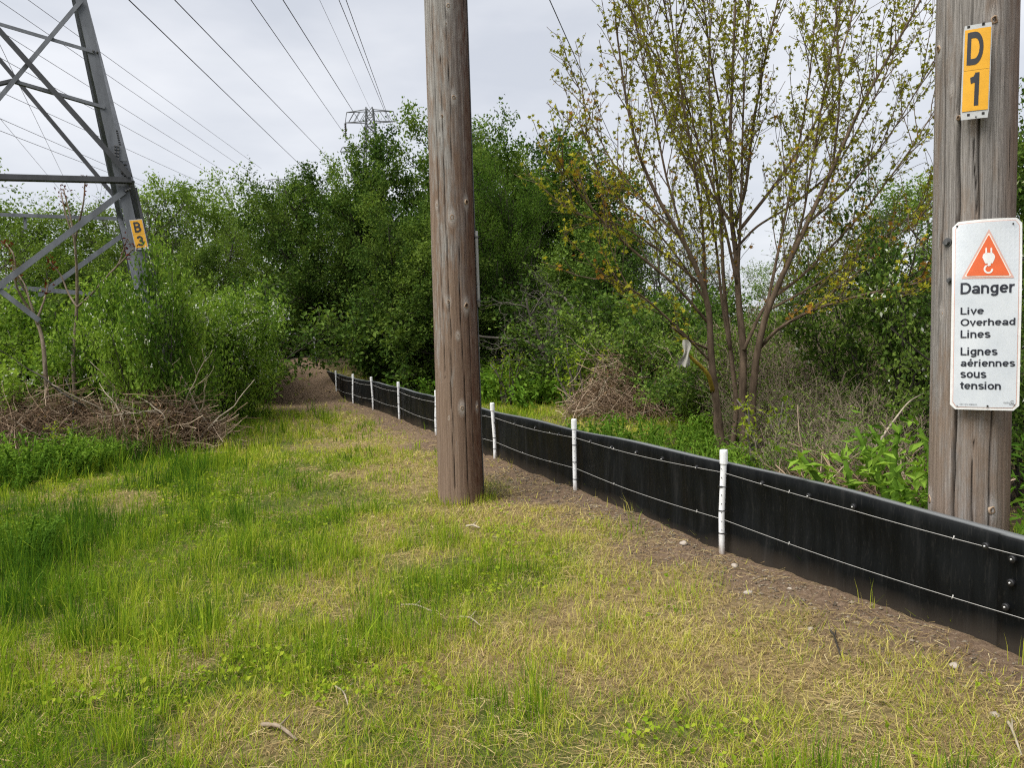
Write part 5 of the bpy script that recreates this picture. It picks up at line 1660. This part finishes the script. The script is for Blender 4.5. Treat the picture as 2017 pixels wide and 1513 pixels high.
# dead grey tree in front of the grove -----------------------------
deadp = [lv(0.22, 0.22, 0.02, taper=0.7),
         {**lv(0.16, 0.28, 0.02), 'n': 7, 'from': 0.25, 'angle': (30, 70), 'len': (0.8, 2.0), 'r': 0.022, 'shorten': 0.4},
         {**lv(0.12, 0.3, 0.0), 'n': 6, 'from': 0.2, 'angle': (30, 70), 'len': (0.4, 1.0), 'r': 0.010, 'shorten': 0.3},
         {**lv(0.1, 0.3, 0.0), 'n': 4, 'from': 0.2, 'angle': (30, 70), 'len': (0.15, 0.4), 'r': 0.006}]
rng = np.random.default_rng(5)
segs = []
db = P(1125, 700, 18.6)
db[2] = gz(db[0], db[1])
for d, l in (((-0.45, 0, 1), 3.4), ((-0.15, -0.1, 1), 3.6), ((-0.75, -0.1, 0.9), 2.8)):
    grow(rng, segs, np.zeros(3), d, l, 0.07, 0, deadp)
dead = obj('dead_tree', skeleton_mesh('dead_tree', segs, 3, (8, 6, 4, 3)), M['bark_grey'], None, db)
tag(dead, 'leafless grey dead tree with crooked branches before the dark grove', 'tree')

# bare saplings with red buds --------------------------------------
def sapling(paths, Y, label):
    b = P(*paths[0][0], Y)
    b[2] = gz(b[0], b[1])
    e = empty('bare_sapling', b)
    m, buds = MB(), []
    r_ = np.random.default_rng(3)
    for i, pp in enumerate(paths):
        pts = smooth_path([P(x, y, Y + 0.15 * math.sin(i * 2 + k)) for k, (x, y) in enumerate(pp)], 5)
        if i == 0:
            pts[0] = b - [0, 0, 0.1]
        m.tube(pts - b, np.linspace(0.032 if i == 0 else 0.017, 0.009, len(pts)), 7)
        buds.append(pts[-1] - b)
        if i:
            buds.append(pts[-3] - b)
    obj('trunk', m.mesh('trunk', True), M['bark_tan'], e)
    bp_ = np.repeat(np.array(buds), 12, 0) + r_.normal(size=(len(buds) * 12, 3)) * [0.035, 0.035, 0.06]
    obj('buds', leaves_mesh('buds', bp_, 0.06 * r_.uniform(0.6, 1.2, len(bp_)), r_, r_.uniform(0, 1, len(bp_)), 0.5), M['leaf_red'], e)['kind'] = 'stuff'
    tag(e, label, 'sapling', 'bare saplings with red buds')
sapling([[(143, 725), (148, 660), (152, 600), (152, 540), (148, 480), (140, 430), (125, 372)], [(147, 478), (155, 440), (165, 400), (168, 350)], [(152, 605), (175, 585), (210, 545), (235, 520), (250, 470)], [(152, 605), (135, 580), (120, 540), (98, 515)], [(215, 540), (245, 510), (262, 490)], [(146, 470), (130, 425), (120, 380)]],
        12.0, 'bare sapling with red buds and forked branches before the tower brace')
sapling([[(88, 700), (82, 660), (72, 630), (45, 590), (30, 560), (25, 520)], [(72, 632), (55, 580), (32, 545), (28, 500), (12, 480)], [(75, 640), (60, 600), (50, 560), (28, 530)], [(72, 632), (88, 590), (95, 560)]],
        11.6, 'smaller bare sapling with red buds at the left picture edge')

# heaps of dead brush ----------------------------------------------
def heap(name, cx, cy, rx, ry, h, n, label, seed, big, leafn, bigmat='bark_pale'):
    r_ = np.random.default_rng(seed)
    zb = gz(cx, cy)
    e = empty(name, (cx, cy, zb))
    m = MB()
    def spots(k, zf=None):
        a, q = r_.uniform(0, 2 * math.pi, k), np.sqrt(r_.uniform(0, 1, k))
        x, y = np.cos(a) * q * rx, np.sin(a) * q * ry
        top = h * (1 - q ** 2) ** 0.6 * (0.25 + 1.3 * fbm(x * 1.9 + 9, y * 1.9, seed, 3))
        return np.column_stack([x, y, top * (r_.uniform(0.1, 1.0, k) if zf is None else zf)])
    tw = spots(n)
    bw = spots(max(1, big), 0.95)
    for k in range(n):
        p = tw[k]
        L = r_.uniform(0.25, 0.95)
        a = r_.uniform(0, 2 * math.pi)
        d = unit([math.cos(a), math.sin(a), r_.normal() * 0.75 + 0.15])
        p = p + np.array([0, 0, max(0, r_.normal()) * 0.12])
        L *= r_.uniform(0.6, 1.5)
        pts = [p - d * L / 2]
        for i in range(5):
            d = unit(d + r_.normal(size=3) * 0.16)
            pts.append(pts[-1] + d * L / 5)
        pts = np.array(pts)
        pts[:, 2] = np.maximum(pts[:, 2], 0.02)
        m.tube(pts, np.linspace(1, 0.4, 6) * r_.uniform(0.0028, 0.0075), 4, False, shade=float(np.clip(r_.beta(1.9, 1.6), 0, 1)))
    o = obj('twigs', m.mesh('twigs'), M['stick'], e)
    o['kind'] = 'stuff'
    for k in range(big):
        p = bw[k]
        L = r_.uniform(0.7, 1.5)
        a = r_.uniform(0, 2 * math.pi)
        d = unit([math.cos(a), math.sin(a) * 0.6 - 0.2, r_.uniform(-0.2, 1.1)])
        segs = []
        grow(r_, segs, p - d * 0.3, d, L, r_.uniform(0.010, 0.019), 0, [lv(0.12, 0.16, -0.02, taper=0.7), {**lv(0.1, 0.2, 0), 'n': 2.2, 'from': 0.3, 'angle': (25, 60), 'len': (0.25, 0.6), 'r': 0.008}])
        segs = [(np.column_stack([q[:, :2], np.maximum(q[:, 2], 0.03)]), w, l) for q, w, l in segs]
        obj('branch', skeleton_mesh('branch', segs, 1, (6, 5)), M[bigmat], e)
    lp = spots(leafn)
    ob = obj('dead_leaves', leaves_mesh('dead_leaves', lp + r_.normal(size=lp.shape) * 0.03, 0.065 * r_.uniform(0.6, 1.3, leafn), r_, r_.uniform(0, 1, leafn), 0.5), M['leaf_dead'], e)
    ob['kind'] = 'stuff'
    tag(e, label, 'brush heap', 'heaps of cut brush')
q = G(285, 892)
heap('brush_heap', q[0], q[1] + 0.10, 1.15, 0.75, 1.08, 2600, 'big heap of brown dead brush before the blossoming shrubs', 11, 24, 7500)
q = P(60, 800, 11.3)
heap('brush_heap', q[0], q[1], 1.1, 0.7, 1.0, 1500, 'greyer brush heap at the left picture edge', 12, 3, 1200, 'bark_grey')
q = G(1235, 820)
heap('brush_heap', q[0], q[1] - 0.4, 1.15, 1.0, 1.05, 1700, 'tangled bramble heap with pale crooked branches behind the fence', 13, 7, 900)
q = P(1720, 930, 6.3)
heap('brush_heap', q[0], 6.3, 0.75, 0.5, 0.42, 600, 'low heap of dry brown brush just left of the signed pole', 14, 1, 1600, 'bark_tan')
# the long leaning dry stalk
m = MB()
pts = smooth_path([P(1700, 925, 6.2), P(1722, 885, 6.3), P(1752, 840, 6.5), P(1790, 790, 6.8), P(1830, 770, 7.1)])
m.tube(pts - pts[0], np.linspace(0.013, 0.005, len(pts)), 7)
tag(obj('dry_stalk', m.mesh('dry_stalk', True), M['bark_pale'], None, pts[0]), 'long pale dry stalk leaning out of the brown brush', 'stalk')

# ------------------------------------------------------------------ grass, straw and small plants
rng = np.random.default_rng(99)
def blades(name, base, hgt, wid, dirs, lean, shade, mat, label, bendy=0.5):
    """one blade of grass at every base point: a tapering two-joint strip"""
    n = len(base)
    side = np.stack([-dirs[:, 1], dirs[:, 0], np.zeros(n)], -1)
    tw = rng.uniform(-1, 1, n)
    c_, s_ = np.cos(tw * 1.2)[:, None], np.sin(tw * 1.2)[:, None]
    d3 = np.column_stack([dirs, np.zeros(n)])
    side = side * c_ + d3 * s_
    upv = np.array([0, 0, 1.0])
    l1, l2 = lean[:, None] * 0.35, lean[:, None]
    h = hgt[:, None]
    m1 = base + h * (0.52 * upv * np.sqrt(np.maximum(0.02, 1 - l1 ** 2)) + 0.52 * d3 * l1)
    tp = m1 + h * (0.48 * upv * (np.sqrt(np.maximum(0.0, 1 - np.minimum(l2, 1.0) ** 2)) - np.maximum(0, l2 - 1) * 0.6) + 0.48 * d3 * np.minimum(l2, 1.0))
    w = wid[:, None] * 0.5
    v = np.stack([base - side * w, base + side * w, m1 - side * w * 0.75, m1 + side * w * 0.75, tp], 1).reshape(-1, 3)
    f = np.arange(n)[:, None] * 5
    tri = np.concatenate([f + np.array([[0, 1, 3]]), f + np.array([[0, 3, 2]]), f + np.array([[2, 3, 4]])])
    o = obj(name, mesh_arrays(name, v, [tri], {'shade': np.repeat(np.clip(shade, 0, 1), 5)}), M[mat])
    tag(o, label, None, None, 'stuff')
    return o
def scatter(y0, y1, dens):
    """random points of the meadow between two distances, a little beyond the picture's edges"""
    x0, x1 = -0.72 * y1 - 0.6, 0.72 * y1 + 0.6
    n = int((x1 - x0) * (y1 - y0) * dens)
    x, y = rng.uniform(x0, x1, n), rng.uniform(y0, y1, n)
    k = np.abs(x) < 0.72 * y + 0.6
    return x[k], y[k]
def on_sheet_side(x, y):
    return fdist(x, y) > 0.02
B_, Hh, Wd, Dr, Ln, Sh = [], [], [], [], [], []
for (y0, y1, dens, per, hs) in ((2.2, 4.2, 230, 11, 1.0), (4.2, 7, 150, 10, 1.05), (7, 11, 80, 9, 1.1), (11, 16, 42, 8, 1.15), (16, 22, 22, 7, 1.2)):
    x, y = scatter(y0, y1, dens)
    d = fdist(x, y)
    dry_, soil_, lit_ = cover(x, y)
    gn = fbm(x * 1.5, y * 1.5, 71, 4)
    front = d > 0.05
    dens_ = np.where(front, (1 - dry_ * 0.66) * (1 - soil_ * 0.93), 0.75 * sstep(0.3, 0.6, gn)) * (1 - lit_ * 0.97)
    k = rng.uniform(size=len(x)) < dens_ * (0.22 + 1.25 * sstep(0.36, 0.60, gn))
    x, y, d, dry_, gn, front = x[k], y[k], d[k], dry_[k], gn[k], front[k]
    th = np.where(front, (0.060 + 0.150 * sstep(0.50, 0.70, gn) + 0.110 * sstep(2.2, 4.6, d) + 0.09 * sstep(8.0, 9.8, y) * sstep(-2.6, -4.2, x)) * (1 - 0.40 * dry_), 0.10 + 0.10 * gn) * hs * rng.uniform(0.6, 1.35, len(x))
    tall_t = rng.uniform(size=len(x)) < 0.03
    th = th * np.where(tall_t & (dry_ < 0.6), 1.6, 1)
    ts = 0.36 + (fbm(x * 0.55, y * 0.55, 73, 3) - 0.5) * 0.75 + dry_ * 0.30 + 0.14 + rng.normal(size=len(x)) * 0.17 - 0.17 * sstep(2.4, 4.6, d) - 0.34 * sstep(0.50, 0.70, gn)
    n = len(x)
    rep = np.repeat(np.arange(n), per)
    a = rng.uniform(0, 2 * math.pi, len(rep))
    rr_ = rng.uniform(0.0, 0.055, len(rep)) * (1 + y[rep] * 0.05)
    bx, by = x[rep] + np.cos(a) * rr_, y[rep] + np.sin(a) * rr_
    ok = (np.abs(fdist(bx, by)) > 0.06) & (np.hypot(bx - mb_[0], by - mb_[1]) > 0.222)
    rep, a, bx, by = rep[ok], a[ok], bx[ok], by[ok]
    B_.append(np.column_stack([bx, by, height(bx, by) - 0.006]))
    Hh.append(th[rep] * rng.uniform(0.5, 1.25, len(rep)))
    Wd.append(np.maximum(0.0042, 0.00075 * by) * rng.uniform(0.6, 1.3, len(rep)))
    da = a + rng.normal(size=len(rep)) * 0.7
    Dr.append(np.column_stack([np.cos(da), np.sin(da)]))
    Ln.append(np.abs(rng.normal(size=len(rep))) * 0.38 + 0.15)
    Sh.append(ts[rep] + rng.normal(size=len(rep)) * 0.13)
a = rng.uniform(0, 2 * math.pi, 420)                         # rank grass left standing round the foot of the bare pole
rr_ = rng.uniform(0.225, 0.36, 420)
bx, by = mb_[0] + np.cos(a) * rr_, mb_[1] + np.sin(a) * rr_
B_.append(np.column_stack([bx, by, height(bx, by) - 0.006]))
Hh.append(rng.uniform(0.04, 0.17, 420))
Wd.append(np.full(420, 0.0055))
Dr.append(np.column_stack([np.cos(a), np.sin(a)]))
Ln.append(rng.uniform(0.0, 0.9, 420))
Sh.append(rng.uniform(0.2, 1.0, 420))
Bc = np.concatenate(B_)
blades('grass', Bc, np.concatenate(Hh), np.concatenate(Wd), np.concatenate(Dr), np.concatenate(Ln), np.concatenate(Sh), 'grass', 'green grass growing in uneven tufts')
# the short sward between the tufts
T_, S_ = [], []
for (y0, y1, dens) in ((2.2, 4.2, 6500), (4.2, 7, 3600), (7, 11, 1500), (11, 16, 600), (16, 22, 260)):
    x, y = scatter(y0, y1, dens)
    d = fdist(x, y)
    dry_, soil_, lit_ = cover(x, y)
    front = d > 0.05
    gn = fbm(x * 3.1, y * 3.1, 171, 3)
    dens_ = np.where(front, (1 - dry_ * 0.62) * (1 - soil_ * 0.96), 0.9) * (1 - lit_ * 0.97) * (0.32 + 0.9 * sstep(0.34, 0.64, gn))
    k = (rng.uniform(size=len(x)) < dens_) & (np.abs(d) > 0.05) & (np.hypot(x - mb_[0], y - mb_[1]) > 0.22)
    x, y, d, dry_ = x[k], y[k], d[k], dry_[k]
    n = len(x)
    b0 = np.column_stack([x, y, height(x, y) - 0.004])
    a = rng.uniform(0, 2 * math.pi, n)
    w = np.maximum(0.0048, 0.00085 * y) * rng.uniform(0.6, 1.3, n) * 0.5
    sd = np.column_stack([np.cos(a) * w, np.sin(a) * w, np.zeros(n)])
    a2 = rng.uniform(0, 2 * math.pi, n)
    hgt = rng.uniform(0.02, 0.075, n) * (1 + 0.03 * y)
    ln_ = rng.uniform(0.2, 1.3, n) * hgt
    tp = b0 + np.column_stack([np.cos(a2) * ln_, np.sin(a2) * ln_, hgt])
    T_.append(np.stack([b0 - sd, b0 + sd, tp], 1).reshape(-1, 3))
    S_.append(np.repeat(0.40 + (fbm(x * 0.55, y * 0.55, 73, 3) - 0.5) * 0.7 + dry_ * 0.42 - 0.13 * sstep(2.0, 4.2, d) + rng.normal(size=n) * 0.23, 3))
T_ = np.concatenate(T_)
tag(obj('short_grass', mesh_arrays('short_grass', T_, [np.arange(len(T_)).reshape(-1, 3)], {'shade': np.clip(np.concatenate(S_), 0, 1)}), M['grass']), 'short mown sward between the grass tufts', None, None, 'stuff')
# straw: dry blades lying flat
B_, Hh, Wd, Dr, Ln, Sh = [], [], [], [], [], []
for (y0, y1, dens) in ((2.2, 4.2, 3600), (4.2, 7, 2000), (7, 11, 900), (11, 16, 360), (16, 22, 140)):
    x, y = scatter(y0, y1, dens)
    d = fdist(x, y)
    dry_, soil_, lit_ = cover(x, y)
    gn = fbm(x * 2.3, y * 2.3, 83, 4)
    front = d > 0.05
    dens_ = np.where(front, (0.30 + 0.70 * dry_) * (1 - 0.60 * soil_), 0.3) * (1 - lit_ * 0.8)
    k = (rng.uniform(size=len(x)) < dens_ * (0.3 + 1.2 * gn)) & (np.abs(d) > 0.06) & (np.hypot(x - mb_[0], y - mb_[1]) > 0.222)
    x, y, gn = x[k], y[k], gn[k]
    n = len(x)
    a = fbm(x * 0.9, y * 0.9, 85, 2) * 9 + rng.normal(size=n) * 0.9
    B_.append(np.column_stack([x, y, height(x, y) + rng.uniform(0.0, 0.018, n)]))
    Hh.append(rng.uniform(0.03, 0.12, n))
    Wd.append(np.maximum(0.0026, 0.0006 * y) * rng.uniform(0.6, 1.3, n))
    Dr.append(np.column_stack([np.cos(a), np.sin(a)]))
    Ln.append(rng.uniform(2.4, 2.85, n))
    Sh.append(0.40 + (gn - 0.5) * 0.8 + rng.normal(size=n) * 0.22)
Bc = np.concatenate(B_)
hh_, dr_ = np.concatenate(Hh), np.concatenate(Dr)
wd_, sh_ = np.concatenate(Wd), np.concatenate(Sh)
n = len(Bc)
d3 = np.column_stack([dr_, rng.normal(size=n) * 0.10])
sd = np.column_stack([-dr_[:, 1], dr_[:, 0], rng.normal(size=n) * 0.3])
e_ = Bc + d3 * hh_[:, None]
e_[:, 2] = np.maximum(e_[:, 2], height(e_[:, 0], e_[:, 1]) + 0.003)
mid = (Bc + e_) / 2 + np.array([0, 0, 1.0]) * (rng.uniform(0, 0.012, n))[:, None] + sd * (rng.normal(size=n) * 0.008)[:, None]
w = wd_[:, None] * 0.5
v = np.stack([Bc - sd * w, Bc + sd * w, mid - sd * w, mid + sd * w, e_], 1).reshape(-1, 3)
f = np.arange(n)[:, None] * 5
tri = np.concatenate([f + np.array([[0, 1, 3]]), f + np.array([[0, 3, 2]]), f + np.array([[2, 3, 4]])])
so_ = obj('straw', mesh_arrays('straw', v, [tri], {'shade': np.repeat(np.clip(sh_, 0, 1), 5)}), M['straw'])
tag(so_, 'dry straw lying flat between the grass and the fence', None, None, 'stuff')

# clover and other small broad leaves low in the turf
x, y = scatter(2.2, 9.0, 330)
d = fdist(x, y)
dry_, soil_, lit_ = cover(x, y)
pn = fbm(x * 1.7, y * 1.7, 191, 3)
k = (d > 0.3) & (rng.uniform(size=len(x)) < sstep(0.54, 0.72, pn) * (1 - 0.95 * dry_) * (1 - soil_))
x, y = x[k], y[k]
n = len(x)
pp_ = np.column_stack([x, y, height(x, y) + rng.uniform(0.015, 0.07, n)])
pp_ = np.repeat(pp_, 3, 0) + rng.normal(size=(n * 3, 3)) * [0.014, 0.014, 0.004]
tag(obj('clover', leaves_mesh('clover', pp_, rng.uniform(0.014, 0.034, n * 3), rng, rng.uniform(0.3, 0.75, n * 3), 0.8, 0.9), M['grass']), 'clover and small broad leaves low in the turf', None, None, 'stuff')
# pebbles in the bare soil
def stone(x, y, s, seed, label, group='stones by the fence'):
    r_ = np.random.default_rng(seed)
    V, F = [], []
    nr, sg = 7, 10
    ph = r_.uniform(0, 6, 4)
    for i in range(nr + 1):
        t = math.pi * i / nr
        for k in range(sg):
            a = 2 * math.pi * k / sg
            r = s * (1 + 0.13 * math.sin(2 * a + ph[0]) + 0.1 * math.sin(3 * a + ph[1] + t) + 0.07 * math.sin(2 * t + ph[2]))
            V.append((r * math.sin(t) * math.cos(a) * 1.25, r * math.sin(t) * math.sin(a) * 0.9, r * math.cos(t) * 0.62))
    for i in range(nr):
        for k in range(sg):
            F.append([i * sg + k, (i + 1) * sg + k, (i + 1) * sg + (k + 1) % sg, i * sg + (k + 1) % sg])
    o = obj('stone', mesh_arrays('stone', V, [F], smooth=True), M['stone'], None, (x, y, gz(x, y) + s * 0.3))
    o.rotation_euler = (0, 0, r_.uniform(0, 6))
    tag(o, label, 'stone', group)
for k, (px, py, s, lb) in enumerate(((1447, 1120, 0.026, 'smooth pale stone lying at the foot of the nearest white post'), (1474, 1162, 0.024, 'flat pale stone in the soil below the nearest white post'), (1596, 1230, 0.015, 'small stone in the bare soil midway along the near fence'), (1880, 1312, 0.022, 'brownish stone in the soil near the fence at the lower corner'),
                                     (1347, 1080, 0.028, 'pale stone at the fence foot left of the nearest post'), (1555, 1164, 0.013, 'tiny stone against the fence foot right of the nearest post'), (1960, 1400, 0.018, 'pale stone in the gravelly soil at the right picture edge'))):
    g = G(px, py, 0.03)
    stone(g[0], g[1], s, k + 1, lb)
m = MB()
r_ = np.random.default_rng(4)
pv = np.array([[1, 0, 0], [-1, 0, 0], [0, 1, 0], [0, -1, 0], [0, 0, 1], [0, 0, -1.0]])
pf = np.array([[0, 2, 4], [2, 1, 4], [1, 3, 4], [3, 0, 4], [2, 0, 5], [1, 2, 5], [3, 1, 5], [0, 3, 5]])
n = 3600
y = np.where(r_.uniform(size=n) < 0.85, r_.uniform(2.6, 9, n), r_.uniform(9, 22, n))
d = np.abs(r_.normal(size=n)) * 0.35 + 0.04
x = fline(y) + FN[0] * d
yy = y + FN[1] * d
s_ = np.abs(r_.normal(size=n)) * 0.0042 + 0.002 + 0.0003 * y
c = np.column_stack([x, yy, height(x, yy) + s_ * 0.3])
v = c[:, None] + pv[None] * (s_[:, None] * r_.uniform(0.6, 1.3, (n, 6)))[..., None] * np.array([1.2, 1, 0.7])
m.add(v.reshape(-1, 3), (pf[None] + np.arange(n)[:, None, None] * 6).reshape(-1, 3), None, np.repeat(r_.uniform(0.35, 1, n), 6))
tag(obj('gravel', m.mesh('gravel'), M['stick_grey']), 'fine pebbles and crumbs of soil along the fence foot', None, None, 'stuff')

# fallen sticks in the grass
def stick(a, b, r, label, mat='bark_pale', group='fallen sticks in the grass'):
    p, q = G(*a, 0.03), G(*b, 0.03)
    p[2], q[2] = gz(p[0], p[1]) + 0.02, gz(q[0], q[1]) + 0.02
    pts = smooth_path([p, p * 0.6 + q * 0.4 + np.array([0.01, 0.02, 0.012]), q], 6)
    m = MB()
    m.tube(pts - p, np.linspace(r, r * 0.55, len(pts)), 7)
    k = len(pts) // 2
    m.tube([pts[k] - p, pts[k] - p + np.array([0.03, 0.05, 0.02])], [r * 0.6, r * 0.25], 5)
    tag(obj('stick', m.mesh('stick', True), M[mat], None, p), label, 'stick', group)
stick((515, 1415), (585, 1450), 0.011, 'thick grey-brown stick lying in the nearest grass', 'bark_tan')
stick((790, 1188), (852, 1196), 0.006, 'thin brown twig lying left of the bare pole front')
stick((905, 1207), (948, 1225), 0.006, 'bent pale twig lying in the grass before the bare pole')
stick((918, 1031), (945, 1035), 0.012, 'short pale stick lying right before the bare pole', 'bark_pale')
stick((1985, 1420), (2012, 1480), 0.007, 'thin pale stick at the lower right picture edge')
stick((1635, 1240), (1655, 1285), 0.007, 'dark stick pressed into the soil by the near fence', 'bark_dark')
stick((660, 1345), (690, 1405), 0.004, 'thin straw-coloured stalk lying in the near grass')
# dry tuft at the foot of the bare pole
put('thicket', 'dry_tuft', 964, 7.5, None, 'small dry brown tuft at the foot of the bare wooden pole', 'plant', None, 1.0, 1.5, 'leaves', 'twigs', 0.24)
